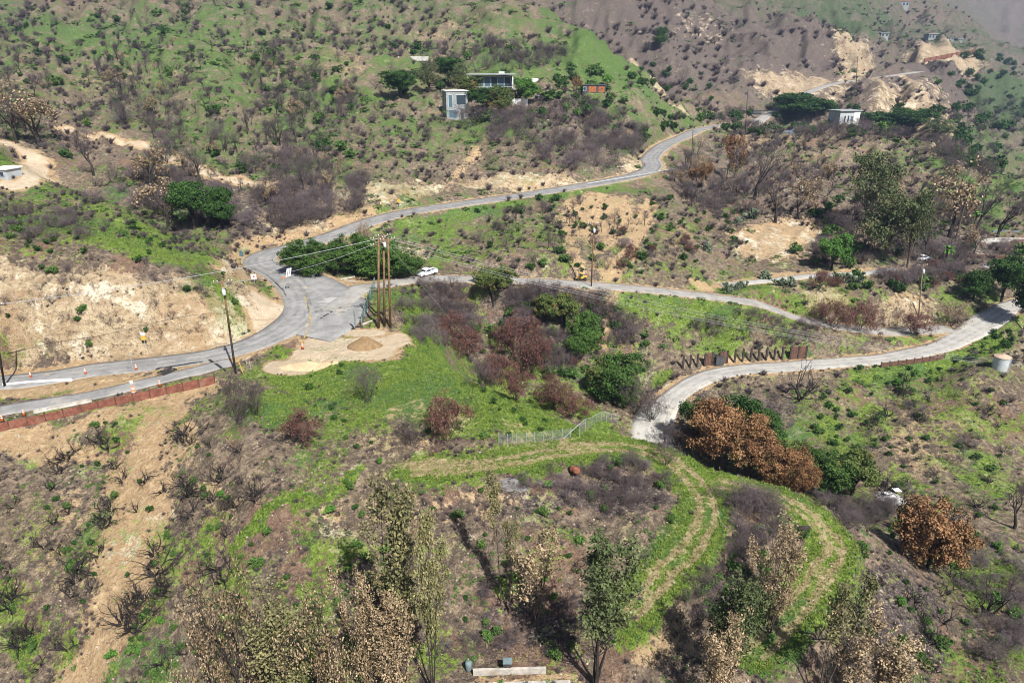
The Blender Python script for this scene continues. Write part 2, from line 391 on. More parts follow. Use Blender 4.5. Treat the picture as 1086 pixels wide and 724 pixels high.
for a in [(470,560,150,34,-.5),(560,600,120,40,-.35),(330,585,60,40,-.3),(420,640,90,50,-.4),(540,680,90,40,-.5),(120,520,110,90,-.22),(700,650,40,40,-.4),(900,690,60,30,-.3),(950,590,40,40,-.4),(1050,285,60,34,-.7),(1000,450,90,40,-.25),(950,500,60,40,-.25),(650,545,70,26,-.5),(800,575,26,26,-.6),(700,655,30,40,-.4),(560,520,60,14,-.4),(780,120,60,20,-.4),(1000,60,80,20,-.3)]: blob('G', *a)
L['G'] = np.where(YY > 620, np.maximum(L['G'], .35 + .6 * (big - .5)), L['G']); L['B'] = np.maximum(L['B'], sstep(800, 1200, YY) * (.5 + .8 * (big - .4)))
for a in [(265,565,60,42,-.5),(330,540,50,20,-.4),(480,530,110,12,-.5),(300,620,50,40,-.35),(410,560,50,26,-.4)]: blob('G', *a)
for a in [(470,522,110,9,.5),(350,540,50,16,.35)]: blob('T', *a)
side = sstep(3.0, 4.5, TRACKMIN) * (1 - sstep(7.0, 10.0, TRACKMIN)) * (VV < math.log(74)); L['G'] *= 1 - .75 * side
for tp in TRACKS.values():
    L['G'] = np.maximum(L['G'], (1 - sstep(1.5, 4.4, TRACKMIN + 2.2 * (fbm(XX / 4, YY / 4, 131, 4) - .5))) * 1.15)
stroke('G', [(250,585),(330,520),(380,497)], 1.6, .95)
# bare light soil
for a in [(390,372,52,14,1.25),(350,374,40,16,1.25),(318,389,42,8,1.3),(285,335,38,24,1.2),(240,360,70,12,1.2),(200,372,80,8,1.0),(110,408,70,10,.9),(30,412,60,10,.95),(790,382,72,10,.95),(830,252,56,26,1.0),(640,235,56,34,.85),(720,250,30,20,.5),(350,300,40,10,1.0),(385,300,30,10,1.0),(960,315,30,10,.6),(340,70,60,20,.45),(170,80,60,20,.45),(120,20,40,12,.4),(480,30,60,20,.42),(100,90,50,15,.4),(560,720,90,8,.9),(690,680,30,30,.6),(700,452,20,8,.8),(1055,660,14,28,.8),(945,528,16,10,.6),(430,470,50,10,.35),(60,480,70,16,.8),(190,480,50,40,.42),(100,600,100,90,.42),(230,540,40,50,.5),(1010,450,90,50,.45),(900,440,60,30,.45),(990,480,60,30,.45),(500,545,40,14,.45),(380,545,60,20,.4),(760,690,30,25,.6),(810,150,40,10,.5)]:
    blob('T', *a)
stroke('T', [(168,430),(152,490),(146,540),(138,590),(118,650),(96,700),(84,724)], 7.5, .97)
0 and stroke('R', [(168,440),(152,490),(146,540),(138,590),(118,650),(96,700),(84,724)], 3.6, .45)
stroke('T', [(205,450),(178,520),(168,580)], 2.2, .7)
stroke('T', [(-20,472),(100,445),(230,412)], 4, .85)
stroke('T', [(690,215),(668,260),(648,292)], 5, .9); stroke('T', [(608,202),(604,240),(610,285)], 4, .7); stroke('T', [(640,205),(632,285)], 3, .6)
stroke('T', [(652,312),(648,345),(640,385)], 2.6, 1.0)
stroke('T', [(70,138),(125,152),(200,174),(270,196),(300,203)], 5.5, 1.15); stroke('T', [(5,150),(30,160),(42,178),(30,190),(0,196)], 7, 1.2)
stroke('T', [(740,300),(784,299),(857,291),(924,287)], 4.5, .95)
stroke('T', [(505,155),(490,180),(470,200)], 4, .6); stroke('T', [(520,140),(498,165),(480,200)], 3, .5)
stroke('T', [(400,52),(470,62)], 7, .6); stroke('T', [(310,250),(350,240),(390,226)], 9, .8); stroke('T', [(243,287),(262,262),(300,252)], 6, .9)
for nm in ('low', 'mid', 'lane'): L['T'] = np.maximum(L['T'], (1 - sstep(.2, 2.2, ROADS[nm]['D'] - ROADS[nm]['w'] / 2)) * .8)
L['T'] = np.maximum(L['T'], (1 - sstep(.2, 3.0, ROADS['main']['D'] - 3.6)) * .8)
# ochre rock
for a in [(100,330,145,52,1.15),(60,350,100,34,1.0),(20,330,60,55,1.0),(215,322,50,25,.9),(250,300,20,20,.7),(905,62,26,26,.95),(840,90,44,14,.85),(890,95,26,14,.5),(1000,58,45,10,.75),(362,207,42,16,1.0),(402,202,32,14,1.0),(545,190,55,10,1.0),(440,205,30,10,.8),(470,198,30,9,.5),(600,190,40,7,.7),(680,178,24,10,.7),(860,310,50,11,.6),(960,322,40,10,.6),(440,270,20,14,.6),(985,105,30,24,.45),(950,110,24,22,.6),(1000,160,20,8,.5),(830,255,50,24,.6),(300,235,50,14,.6),(745,30,30,20,.3)]:
    blob('R', *a)
stroke('R', [(672,66),(700,96),(724,116)], 7, .9); stroke('R', [(930,84),(960,105),(985,130)], 12, .7); stroke('R', [(940,90),(975,122),(1000,150)], 8, .6)
# scorched soil
for a in [(750,50,150,62,.8),(660,12,60,30,.6),(20,240,70,22,.8),(150,210,80,20,.6),(960,655,90,62,1.0),(800,440,60,26,.9),(740,430,30,20,.7),(660,522,80,20,.95),(560,535,60,20,.6),(540,660,80,40,.75),(600,700,60,20,.5),(300,590,60,50,.5),(60,520,40,20,.3),(560,360,120,55,.7),(1000,265,80,30,.75),(770,190,60,40,.6),(880,210,70,40,.5),(270,215,100,38,.8),(620,150,80,36,.75),(900,110,80,34,.6),(1010,90,60,26,.7),(1000,610,60,40,.5),(800,600,40,30,.4),(460,110,60,20,.4),(450,290,40,10,.4),(40,150,60,24,.4),(700,380,60,30,.4)]:
    blob('B', *a)
# straw
for a in [(450,445,60,24,.55),(570,468,60,10,.6),(470,492,80,8,.85),(400,470,40,14,.5),(700,560,60,50,.35),(830,580,40,50,.4),(640,230,80,30,.35)]:
    blob('P', *a)
L['P'] = np.maximum(L['P'], (1 - sstep(1.2, 2.2, TRACKMIN)) * .42)
for tp in TRACKS.values():
    w_ = np.array([(ray(*p[:2])[0] * p[2], p[2], 0) for p in tp]); c_ = catmull(w_, 1.0); T_d = np.gradient(c_[:, :2], axis=0); T_d /= np.linalg.norm(T_d, axis=1)[:, None]
    for off in (-.85, .85):
        o_ = c_.copy(); o_[:, 0] -= T_d[:, 1] * off; o_[:, 1] += T_d[:, 0] * off; D_, _ = dist_line(XX + .35 * (WX - XX), YY + .35 * (WY - YY), o_); L['P'] = np.maximum(L['P'], (1 - sstep(.2, .75, D_)) * .95)
blob('B', 990, 88, 50, 26, 1.1); blob('G', 990, 88, 46, 24, -.9); blob('G', 1062, 110, 40, 44, 1.0); blob('B', 1040, 150, 30, 20, .8); blob('B', 740, 45, 150, 60, 1.15); blob('G', 745, 45, 140, 55, -.6); blob('R', 1010, 52, 40, 9, .95)
stroke('R', [(960,84),(985,110),(1010,140),(1030,165)], 8, .75)
for k in L: L[k] = np.clip(L[k], -.2, 1.4)
road_clear = sstep(-.3, 1.2, ROADMIN)
blob('B', 655, 522, 70, 22, 1.25); blob('G', 655, 524, 66, 20, -.75)
for a in [(390,370,44,14,1.4),(345,376,40,14,1.4),(318,390,42,7,1.4),(420,362,24,12,1.35),(385,352,30,8,1.3),(350,366,34,8,1.3),(302,388,26,7,1.3),(335,380,40,9,1.35),(365,378,40,9,1.35)]: blob('T', *a)
for k in 'GPB': L[k] *= road_clear
L['G'] *= (1 - .8 * np.clip(L['T'] - .45, 0, .6) / .6)
def cover(layer, x, y):
    i, j, _, _ = _idx(np.asarray(x) / np.asarray(y), np.log(np.asarray(y))); return L[layer][j, i]
def grid(A, x, y):
    i, j, _, _ = _idx(np.asarray(x) / np.asarray(y), np.log(np.asarray(y))); return A[j, i]
def roadgap(x, y):
    i, j, _, _ = _idx(np.asarray(x) / np.asarray(y), np.log(np.asarray(y))); return ROADMIN[j, i]

# ------------------------------------------------------------------ ground material
def ground_mat():
    n = NM('burnt_hillside_ground')
    G, T, B, Rk, P = (n.attr(k) for k in ('green', 'tan', 'burnt', 'rock', 'straw'))
    full = lambda x, a=.33, b=.67: n.ramp(x, a, b)
    nA = full(n.noise(.045, 11, .68)); nB = full(n.noise(.19, 9, .72)); nC = full(n.noise(1.1, 7, .75)); nD = full(n.noise(.55, 8, .7)); nE = full(n.noise(.09, 10, .7, n.scale(n.pos, (1, .7, 1))))
    sp = n.noise(4.5, 4, .7); nF = full(n.noise(2.6, 5, .75))
    thr = lambda v, terms, lo, hi: n.ramp(__import__('functools').reduce(lambda acc, tk: n.math('ADD', acc, n.math('MULTIPLY', n.math('SUBTRACT', tk[0], .5), tk[1])), terms, v), lo, hi)
    soil = n.mix(nA, (.150,.114,.086), (.285,.215,.158))
    soil = n.mix(n.math('MULTIPLY', n.ramp(nD, .45, 1.0), .55), soil, (.40,.295,.20))
    soil = n.mix(n.math('MULTIPLY', n.ramp(nC, .7, .25), .7), soil, (.075,.056,.05))
    soil = n.mix(n.math('MULTIPLY', n.ramp(nE, .62, .8), .55), soil, (.26,.15,.10))
    br = n.mix(nC, (.050,.042,.041), (.150,.119,.111)); br = n.mix(n.ramp(nF, .6, .95), br, (.30,.225,.185))
    c = n.mix(thr(B, [(nB, .9), (nA, .5)], .3, .85), soil, br)
    # thin film of old straw over the open soil
    c = n.mix(n.math('MULTIPLY', n.ramp(nE, .55, .25), n.math('MULTIPLY', nF, .22)), c, (.30,.25,.11))
    tn = n.mix(nC, (.40,.265,.14), (.57,.41,.24)); tn = n.mix(n.math('MULTIPLY', n.ramp(nF, .4, .1), .5), tn, (.25,.165,.10))
    pale = n.mix(nB, (.56,.43,.285), (.70,.575,.42)); pale = n.mix(n.math('MULTIPLY', nF, .25), pale, (.42,.31,.2))
    tn = n.mix(n.ramp(T, .98, 1.2), tn, pale)
    c = n.mix(thr(T, [(nB, .55), (nC, .35), (nD, .3)], .38, .66), c, tn)
    wv = full(n.noise(.28, 9, .74, n.scale(n.pos, (1, .6, 2.4)), 1.2))
    rk = n.mix(wv, (.36,.26,.155), (.62,.49,.32)); rk = n.mix(n.ramp(nB, .62, .95), rk, (.74,.64,.48)); rk = n.mix(n.math('MULTIPLY', n.ramp(nC, .66, .9), .8), rk, (.15,.105,.07))
    rk = n.mix(n.math('MULTIPLY', n.ramp(nE, .6, .9), .4), rk, (.38,.23,.12))
    fr = thr(Rk, [(nB, .9), (nC, .5)], .36, .66)
    c = n.mix(fr, c, rk)
    gr = n.mix(nB, (.085,.150,.020), (.180,.265,.042)); gr = n.mix(n.math('MULTIPLY', n.ramp(nC, .4, .9), .7), gr, (.24,.325,.06))
    gr = n.mix(n.math('MULTIPLY', n.ramp(nF, .45, .1), .6), gr, (.026,.066,.012))
    gr = n.mix(n.ramp(nA, .55, .9), gr, n.mix(nC, (.065,.14,.034), (.12,.205,.058)))
    fg = thr(G, [(nB, .6), (nC, .5), (nE, .5), (nF, .35)], .46, .70)
    sepp = n.new('ShaderNodeSeparateXYZ'); n.put(sepp.inputs[0], n.pos)
    gr = n.mix(n.math('MULTIPLY', n.ramp(sepp.outputs[1], 115, 240), .8), gr, n.mix(nC, (.05,.105,.026), (.105,.18,.048)))
    gr = n.mix(n.ramp(sepp.outputs[1], 300, 620), gr, n.mix(nC, (.036,.062,.028), (.068,.102,.042)))   # chaparral of the far slopes
    c = n.mix(n.math('MULTIPLY', n.ramp(sepp.outputs[1], 360, 600), .72), c, n.mix(nC, (.05,.042,.040), (.130,.102,.09)))
    c = n.mix(fr, c, n.mix(n.ramp(sepp.outputs[1], 350, 520, 0, .5), rk, n.mix(nC, (.13,.095,.065), (.26,.20,.14))))
    fg = n.math('MULTIPLY', fg, n.math('SUBTRACT', 1.0, n.math('MULTIPLY', fr, .6)), True)
    c = n.mix(fg, c, gr)
    st = n.mix(nC, (.26,.21,.085), (.44,.365,.20))
    c = n.mix(thr(P, [(nC, .7), (nB, .4)], .42, .85), c, st)
    c = n.mix(n.math('MULTIPLY', n.ramp(sp, .57, .66), .55), c, (.48,.39,.30))
    c = n.mix(n.math('MULTIPLY', n.ramp(sp, .44, .35), n.ramp(T, .5, 1.1, .75, .25)), c, (.04,.034,.028))
    n.bump(n.math('ADD', n.math('MULTIPLY', nC, .35), n.math('ADD', n.math('MULTIPLY', nB, .5), n.math('MULTIPLY', sp, .3))), .6, 1.0)
    n.b.inputs['Roughness'].default_value = 1; n.b.inputs['Specular IOR Level'].default_value = .05
    return n.col(c)
MAT_GROUND = ground_mat()
def build_ground():
    co = np.stack([XX, YY, ZZ], -1).reshape(-1, 3)
    idx = np.arange(NV * NU).reshape(NV, NU)
    q = np.stack([idx[:-1, :-1], idx[:-1, 1:], idx[1:, 1:], idx[1:, :-1]], -1).reshape(-1, 4)
    me = npmesh('hillside_ground', co, q, 4, MAT_GROUND, True)
    for nm, k in (('green', 'G'), ('tan', 'T'), ('burnt', 'B'), ('rock', 'R'), ('straw', 'P')):
        a = me.attributes.new(nm, 'FLOAT', 'POINT'); a.data.foreach_set('value', L[k].astype(np.float32).ravel())
    o = link('hillside_ground', me); o['kind'] = 'structure'; return o
build_ground()

# ------------------------------------------------------------------ pavements
def asphalt(name, lo, hi, patch, crack=.5):
    n = NM(name)
    a = n.noise(.35, 8, .65); b = n.noise(6, 4, .7); s = n.noise(.12, 4, .5, None, 1.0)
    c = n.mix(n.ramp(a, .34, .66), lo, hi)
    c = n.mix(n.math('MULTIPLY', n.ramp(b, .35, .65), .25), c, patch)
    v = n.new('ShaderNodeTexVoronoi', feature='DISTANCE_TO_EDGE'); v.inputs['Scale'].default_value = .22
    ad = n.new('ShaderNodeVectorMath', operation='ADD'); n.put(ad.inputs[0], n.pos)
    nz = n.new('ShaderNodeTexNoise'); nz.inputs['Scale'].default_value = .4; n.put(nz.inputs['Vector'], n.pos); n.put(ad.inputs[1], nz.outputs['Color'])
    n.put(v.inputs['Vector'], ad.outputs[0])
    ck = n.math('MULTIPLY', n.ramp(v.outputs['Distance'], .035, .008), crack)
    c = n.mix(ck, c, tuple(x * .35 for x in lo))
    c = n.mix(n.math('MULTIPLY', n.ramp(n.noise(.5, 7, .7), .56, .72), .7), c, (.42,.35,.26))      # blown dirt
    n.bump(b, .01); return n.col(c)
MAT_MAIN = asphalt('weathered_grey_asphalt', (.195,.19,.182), (.285,.275,.26), (.12,.12,.122), .16)
MAT_LOW = asphalt('pale_dusty_asphalt', (.30,.285,.26), (.40,.38,.345), (.25,.24,.22), .08)
MAT_MID = asphalt('narrow_lane_asphalt', (.235,.222,.20), (.33,.31,.28), (.2,.19,.18), .12)
def ribbon(name, line, w, mat, lift=.0, edge=.25, seed=0, thick=.35, wfun=None):
    P = line; n = len(P)
    T = np.gradient(P[:, :2], axis=0); T /= np.linalg.norm(T, axis=1)[:, None] + 1e-9
    N = np.stack([-T[:, 1], T[:, 0]], 1)
    s = np.arange(n) * 1.2
    wl = w / 2 + edge * 2 * (fbm(s / 5, s * 0 + seed, 41, 3) - .5); wr = w / 2 + edge * 2 * (fbm(s / 5, s * 0 + seed + 9, 43, 3) - .5)
    if wfun is not None: wl = wl + wfun[0]; wr = wr + wfun[1]
    cols = []
    for f in np.linspace(-1, 1, 7):
        ww = np.where(f < 0, wr, wl) * abs(f); sg = np.sign(f)
        cols.append(np.stack([P[:, 0] + sg * N[:, 0] * ww, P[:, 1] + sg * N[:, 1] * ww, P[:, 2] + lift + .05 * (1 - f * f)], 1))
    lo = cols[0] - np.array([0, 0, thick]); hi = cols[-1] - np.array([0, 0, thick])
    cols = [lo] + cols + [hi]; m = len(cols)
    co = np.stack(cols, 1).reshape(-1, 3); ix = np.arange(n * m).reshape(n, m)
    q = np.stack([ix[:-1, :-1], ix[:-1, 1:], ix[1:, 1:], ix[1:, :-1]], -1).reshape(-1, 4)[:, ::-1]
    o = link(name, npmesh(name, co, q, 4, mat)); o['kind'] = 'structure'; return o
ml = ROADS['main']['line']
mpx = np.array([topix(*p) for p in ml])
flare = np.exp(-((ml[:, 1] - 121) / 12.0) ** 2) * (ml[:, 1] > 90)
ribbon('canyon_road', ml, 7.2, MAT_MAIN, 0, .2, 1, .35, (-.9 * sstep(112, 100, ml[:, 1]) + 0, -.9 * sstep(112, 100, ml[:, 1])))
ribbon('junction_apron', ROADS['apron']['line'], 9.5, MAT_MAIN, -.012, .7, 8)
ribbon('side_road', ROADS['mid']['line'], 5.0, MAT_MID, .014, .3, 2)
ribbon('lower_road', ROADS['low']['line'], 5.0, MAT_LOW, .02, .3, 3, .35, (1.1 * np.exp(-((ROADS['low']['line'][:, 1] - 150) / 6) ** 2) + 1.4 * sstep(126, 116, ROADS['low']['line'][:, 1]),) * 2)
ribbon('short_lane', ROADS['lane']['line'], 3.2, MAT_LOW, .01, .4, 6)
ribbon('lower_branch_road', ROADS['branch']['line'], 3.4, MAT_MAIN, .01, .3, 4)
ribbon('far_canyon_road', ROADS['farroad']['line'], 8.0, MAT_MID, .01, .3, 5)
# ------------------------------------------------------------------ plant geometry (unit size: one metre high, about one metre across)
class Geo:
    """triangles and quads gathered as numpy blocks, each face with a tone value"""
    def __init__(s): s.v = []; s.q = []; s.t = []; s.n = 0
    def add(s, co, quads, tone):
        s.v.append(np.asarray(co, float)); s.q.append(np.asarray(quads, int) + s.n); s.n += len(co)
        s.t.append(np.broadcast_to(np.asarray(tone, float), (len(quads),)))
    def arrays(s): return np.concatenate(s.v), np.concatenate(s.q), np.concatenate(s.t)
    def mesh(s, name, mat):
        v, q, t = s.arrays(); me = npmesh(name, v, q, 4, mat)
        a = me.attributes.new('tone', 'FLOAT', 'FACE'); a.data.foreach_set('value', t.astype(np.float32)); return me
def unitv(a): return a / (np.linalg.norm(a, axis=-1, keepdims=True) + 1e-9)
def add_segs(g, S, tone=.5, sides=3):
    """tapered limbs; S rows: x0 y0 z0 x1 y1 z1 r0 r1"""
    S = np.asarray(S, float)
    if len(S) == 0: return
    a, b = S[:, :3], S[:, 3:6]; d = unitv(b - a)
    ref = np.where(np.abs(d[:, 2:3]) < .9, np.array([[0, 0, 1.0]]), np.array([[1.0, 0, 0]]))
    e1 = unitv(np.cross(d, ref)); e2 = np.cross(d, e1)
    n = len(S); co = np.empty((n, 2 * sides, 3))
    for k in range(sides):
        th = 2 * math.pi * k / sides; o = math.cos(th) * e1 + math.sin(th) * e2
        co[:, k] = a + o * S[:, 6:7]; co[:, sides + k] = b + o * S[:, 7:8]
    base = np.arange(n)[:, None] * 2 * sides
    q = np.concatenate([base + np.array([k, (k + 1) % sides, sides + (k + 1) % sides, sides + k]) for k in range(sides)], 0)
    g.add(co.reshape(-1, 3), q, np.tile(np.broadcast_to(tone, (n,)), sides))
def add_leaves(g, P, size, rng, tone, aspect=1.6, up=.25, out=None):
    """leaf sprays: small quads with random lean"""
    n = len(P); nr = unitv(rng.normal(size=(n, 3)) + np.array([0, 0, up]) + (0 if out is None else out))
    t = unitv(np.cross(nr, rng.normal(size=(n, 3)))); b = np.cross(nr, t)
    s = (size * rng.uniform(.6, 1.35, n))[:, None]
    h = t * s * aspect * .5; w = b * s * .5
    co = np.stack([P - h - w * .35, P + w - h * .1, P + h + w * .25, P - w + h * .2], 1).reshape(-1, 3)
    g.add(co, np.arange(4 * n).reshape(n, 4), tone)
def grow(rng, base, direc, length, rad, depth, kids, spread, shrink, out, tips, gravity=0.0, wob=.18):
    """recursive branching; limbs go to out, tips collects the ends"""
    p = np.array(base, float); d = np.array(direc, float); d /= np.linalg.norm(d)
    steps = 2 if depth > 0 else 1
    r = rad
    for k in range(steps):
        q = p + d * length / steps; r2 = r * (.8 if depth > 0 else .45)
        out.append((*p, *q, r, r2)); p = q; r = r2
        d = d + rng.normal(size=3) * wob + np.array([0, 0, gravity]); d /= np.linalg.norm(d)
        if depth > 0 and k == 0 and rng.random() < .5:
            e = d + rng.normal(size=3) * spread; grow(rng, p, e, length * shrink * .8, r * .6, depth - 1, kids, spread, shrink, out, tips, gravity, wob)
    if depth == 0: tips.append(p); return
    for k in range(kids):
        e = d + rng.normal(size=3) * spread
        grow(rng, p, e, length * shrink * rng.uniform(.75, 1.2), r * .72, depth - 1, kids, spread, shrink, out, tips, gravity, wob)
def fit(v, h=1.0, w=1.0, z0=0.0):
    v = v.copy(); v[:, 2] -= min(0, 0)
    top = np.percentile(v[:, 2], 99.6); rad = max(np.percentile(np.abs(v[:, 0]), 98.5), np.percentile(np.abs(v[:, 1]), 98.5))
    v[:, 2] *= h / top; v[:, :2] *= .5 * w / rad; return v
def fitgeos(gs, h=1.0, w=1.0):
    allv = np.concatenate([np.concatenate(g.v) for g in gs if g.v])
    top = np.percentile(allv[:, 2], 99.6); rad = max(np.percentile(np.abs(allv[:, 0]), 98.5), np.percentile(np.abs(allv[:, 1]), 98.5))
    for g in gs:
        for a in g.v: a[:, 2] *= h / top; a[:, :2] *= .5 * w / rad
def twig_dome(seed, stems=9, depth=3, kids=3, fine=3, leaves=0, leafsize=.05, thick=.013, flat=1.0):
    """a many-stemmed bare shrub; fine twigs make its haze; optional withered leaves"""
    rng = np.random.default_rng(seed); g = Geo(); out = []; tips = []
    for k in range(stems):
        a = 2 * math.pi * (k + rng.uniform(-.3, .3)) / stems; tl = rng.uniform(.25, 1.0) * flat
        grow(rng, (rng.normal() * .05, rng.normal() * .05, 0), (math.cos(a) * tl, math.sin(a) * tl, 1), .34, thick, depth, kids, .42, .74, out, tips, .05)
    add_segs(g, out, rng.uniform(0, .6, len(out)), 3)
    T = np.array(tips)
    for k in range(fine):
        e = T + unitv(rng.normal(size=T.shape) + np.array([0, 0, .5])) * rng.uniform(.05, .16, (len(T), 1))
        add_segs(g, np.concatenate([T, e, np.full((len(T), 1), .0045), np.full((len(T), 1), .002)], 1), rng.uniform(.2, 1, len(T)), 3)
    gl = None
    if leaves:
        gl = Geo(); P = T[rng.integers(0, len(T), leaves)] + rng.normal(size=(leaves, 3)) * .05
        add_leaves(gl, P, leafsize, rng, np.clip(P[:, 2] * .3 + rng.uniform(0, .7, leaves), 0, 1))
    fitgeos([g] + ([gl] if gl else []))
    return g, gl
def skeleton(seed, stems=4, depth=3, thick=.02):
    rng = np.random.default_rng(seed); g = Geo(); out = []; tips = []
    for k in range(stems):
        a = rng.uniform(0, 6.28); tl = rng.uniform(.3, 1.3)
        grow(rng, (0, 0, -.05), (math.cos(a) * tl, math.sin(a) * tl, 1), .42, thick, depth, 2, .5, .72, out, tips, .02, .25)
    add_segs(g, out, rng.uniform(0, .6, len(out)), 4); fitgeos([g]); return g
def clump_cloud(rng, lobes, nclump, nleaf, rc, g, size, shell=.55, aspect=1.5, lightup=.35):
    """leaf clumps spread through the volume of overlapping lobes"""
    L_ = np.array(lobes); wts = L_[:, 3] ** 2; wts /= wts.sum()
    ci = rng.choice(len(L_), nclump, p=wts)
    dv = unitv(rng.normal(size=(nclump, 3)) + np.array([0, 0, .25])); rr = (shell + (1 - shell) * rng.random((nclump, 1)) ** .6) * rng.uniform(.8, 1.08, (nclump, 1))
    C = L_[ci, :3] + dv * rr * L_[ci, 3:4] * np.stack([np.ones(nclump), np.ones(nclump), L_[ci, 4]], 1)
    tc = rng.random(nclump)
    k = rng.integers(0, nclump, nleaf)
    P = C[k] + rng.normal(size=(nleaf, 3)) * rc * np.array([1, 1, .75])
    tone = np.clip(tc[k] * .65 + rng.random(nleaf) * .35, 0, 1)
    add_leaves(g, P, size, rng, tone, aspect, lightup, dv[k] * .8)
    return C
def oak(seed, leaves=3600, size=.05, wide=1.0, trunk_r=.028, low=.3, holes=0):
    """broad tree: trunk with limbs reaching into the crown, crown of leaf clumps over several lobes"""
    rng = np.random.default_rng(seed); gt = Geo(); gc = Geo()
    lobes = []
    for k in range(rng.integers(7, 10)):
        a = rng.uniform(0, 6.28); r = rng.uniform(.08, .34) * wide; z = rng.uniform(low + .12, .8)
        lobes.append((math.cos(a) * r, math.sin(a) * r, z, rng.uniform(.15, .25), .8))
    lobes.append((0, 0, .72, .24, .9))
    if low < .1: lobes += [(.2 * math.cos(a_), .2 * math.sin(a_), .36, .27, .95) for a_ in (.3, 1.6, 2.9, 4.1, 5.3)]
    C = clump_cloud(rng, lobes, 150, leaves, .036, gc, size)
    out = []
    out.append((0, 0, -.06, .01, .01, low * .8, trunk_r, trunk_r * .8))
    for l in lobes:
        m = np.array([l[0] * .35, l[1] * .35, (low * .8 + l[2]) / 2 + .02]); out.append((.01, .01, low * .75, *m, trunk_r * .55, trunk_r * .35))
        out.append((*m, l[0], l[1], l[2], trunk_r * .35, trunk_r * .15))
        for c in C[rng.integers(0, len(C), 5)]:
            if np.linalg.norm(c - np.array(l[:3])) < .3: out.append((l[0], l[1], l[2], *c, trunk_r * .15, .003))
    add_segs(gt, out, .5, 6); fitgeos([gt, gc]); return gt, gc
def roundcrown(seed):
    rng = np.random.default_rng(seed); gt = Geo(); gc = Geo(); lobes = [(0, 0, .52, .40, 1.05)]
    for k in range(9):
        a = 2 * math.pi * k / 9 + rng.uniform(-.3, .3); lobes.append((math.cos(a) * .27, math.sin(a) * .27, rng.uniform(.26, .66), rng.uniform(.18, .27), .9))
    clump_cloud(rng, lobes, 240, 15000, .034, gc, .021, .72)
    add_segs(gt, [(0, 0, -.06, 0, 0, .3, .03, .022)] + [(0, 0, .2, l[0] * .8, l[1] * .8, l[2], .015, .005) for l in lobes], .5, 6); fitgeos([gt, gc]); return gt, gc
def mound(seed, leaves=700, size=.075):
    rng = np.random.default_rng(seed); g = Geo()
    lobes = [(rng.uniform(-.25, .25), rng.uniform(-.25, .25), rng.uniform(.3, .55), rng.uniform(.22, .36), .9) for k in range(5)]
    clump_cloud(rng, lobes, 40, leaves, .06, g, size, .45)
    st = [(0, 0, -.05, l[0], l[1], l[2], .02, .006) for l in lobes]; add_segs(g, st, .0, 3); fitgeos([g]); return g
def euc(seed, stems=3, leaves=1500, size=.028, lowleaf=.35, spread=.16, slim=.09, fullness=1.0):
    """tall upright gum: steep stems carrying narrow sleeves of hanging leaves"""
    rng = np.random.default_rng(seed); gt = Geo(); gc = Geo(); out = []; anch = []
    for k in range(stems):
        a = 2 * math.pi * k / stems + rng.uniform(-.5, .5); lean = rng.uniform(.3, 1) * spread
        p = np.array([rng.normal() * .012, rng.normal() * .012, -.04]); H = rng.uniform(.74, 1.0) if k else 1.0
        d = np.array([math.cos(a) * lean, math.sin(a) * lean, 1.0]); n = 9; r = .0105
        for i in range(n):
            q = p + d * (H + .04) / n; out.append((*p, *q, r, r * .84)); r *= .84
            d = d + np.array([rng.normal() * .045, rng.normal() * .045, 0]) - np.array([math.cos(a), math.sin(a), 0]) * lean * .04
            f = i / n
            if f > lowleaf * .55:
                for j in range(rng.integers(2, 5)):
                    b = rng.uniform(0, 6.28); Lb = rng.uniform(.03, slim) * (1.15 - .35 * f)
                    e = q + np.array([math.cos(b) * Lb, math.sin(b) * Lb, Lb * rng.uniform(.5, 1.6)]); out.append((*q, *e, r * .5, .0015))
                    if f > lowleaf: anch.append(e); anch.append((e + q) / 2)
                    for jj in range(2):
                        e2 = e + rng.normal(size=3) * .022 + np.array([0, 0, .015]); out.append((*e, *e2, .0015, .001))
            p = q
        anch.append(p); anch.append(p)
    A = np.array(anch); A = A[rng.random(len(A)) < fullness]
    k = rng.integers(0, len(A), leaves); tc = rng.random(len(A))
    P = A[k] + rng.normal(size=(leaves, 3)) * np.array([.02, .02, .026])
    add_leaves(gc, P, size, rng, np.clip(tc[k] * .6 + rng.random(leaves) * .4, 0, 1), 1.9, .1)
    add_segs(gt, out, rng.uniform(.2, .8, len(out)), 5)
    return gt, gc            # true proportions: one unit high, not stretched sideways
def bare_tree(seed, leaves=0, size=.03, depth=4, spread=.42, thick=.022):
    rng = np.random.default_rng(seed); gt = Geo(); gc = Geo(); out = []; tips = []
    grow(rng, (0, 0, -.04), (rng.normal() * .08, rng.normal() * .08, 1), .3, thick, depth, 3, spread, .74, out, tips, .06, .14)
    o = np.array(out); big_ = o[:, 6] > .007
    add_segs(gt, o[big_], rng.uniform(.2, .8, big_.sum()), 5)
    add_segs(gc, o[~big_], rng.uniform(.1, .6, (~big_).sum()), 3)
    T = np.array(tips)
    for k in range(2):
        e = T + unitv(rng.normal(size=T.shape) + np.array([0, 0, .6])) * rng.uniform(.03, .1, (len(T), 1))
        add_segs(gc, np.concatenate([T, e, np.full((len(T), 1), .003), np.full((len(T), 1), .0015)], 1), rng.uniform(.2, .7, len(T)), 3)
    gl = None
    if leaves:
        gl = Geo(); P = T[rng.integers(0, len(T), leaves)] + rng.normal(size=(leaves, 3)) * .03
        add_leaves(gl, P, size, rng, rng.random(leaves))
    fitgeos([gt, gc] + ([gl] if gl else [])); return gt, gc, gl

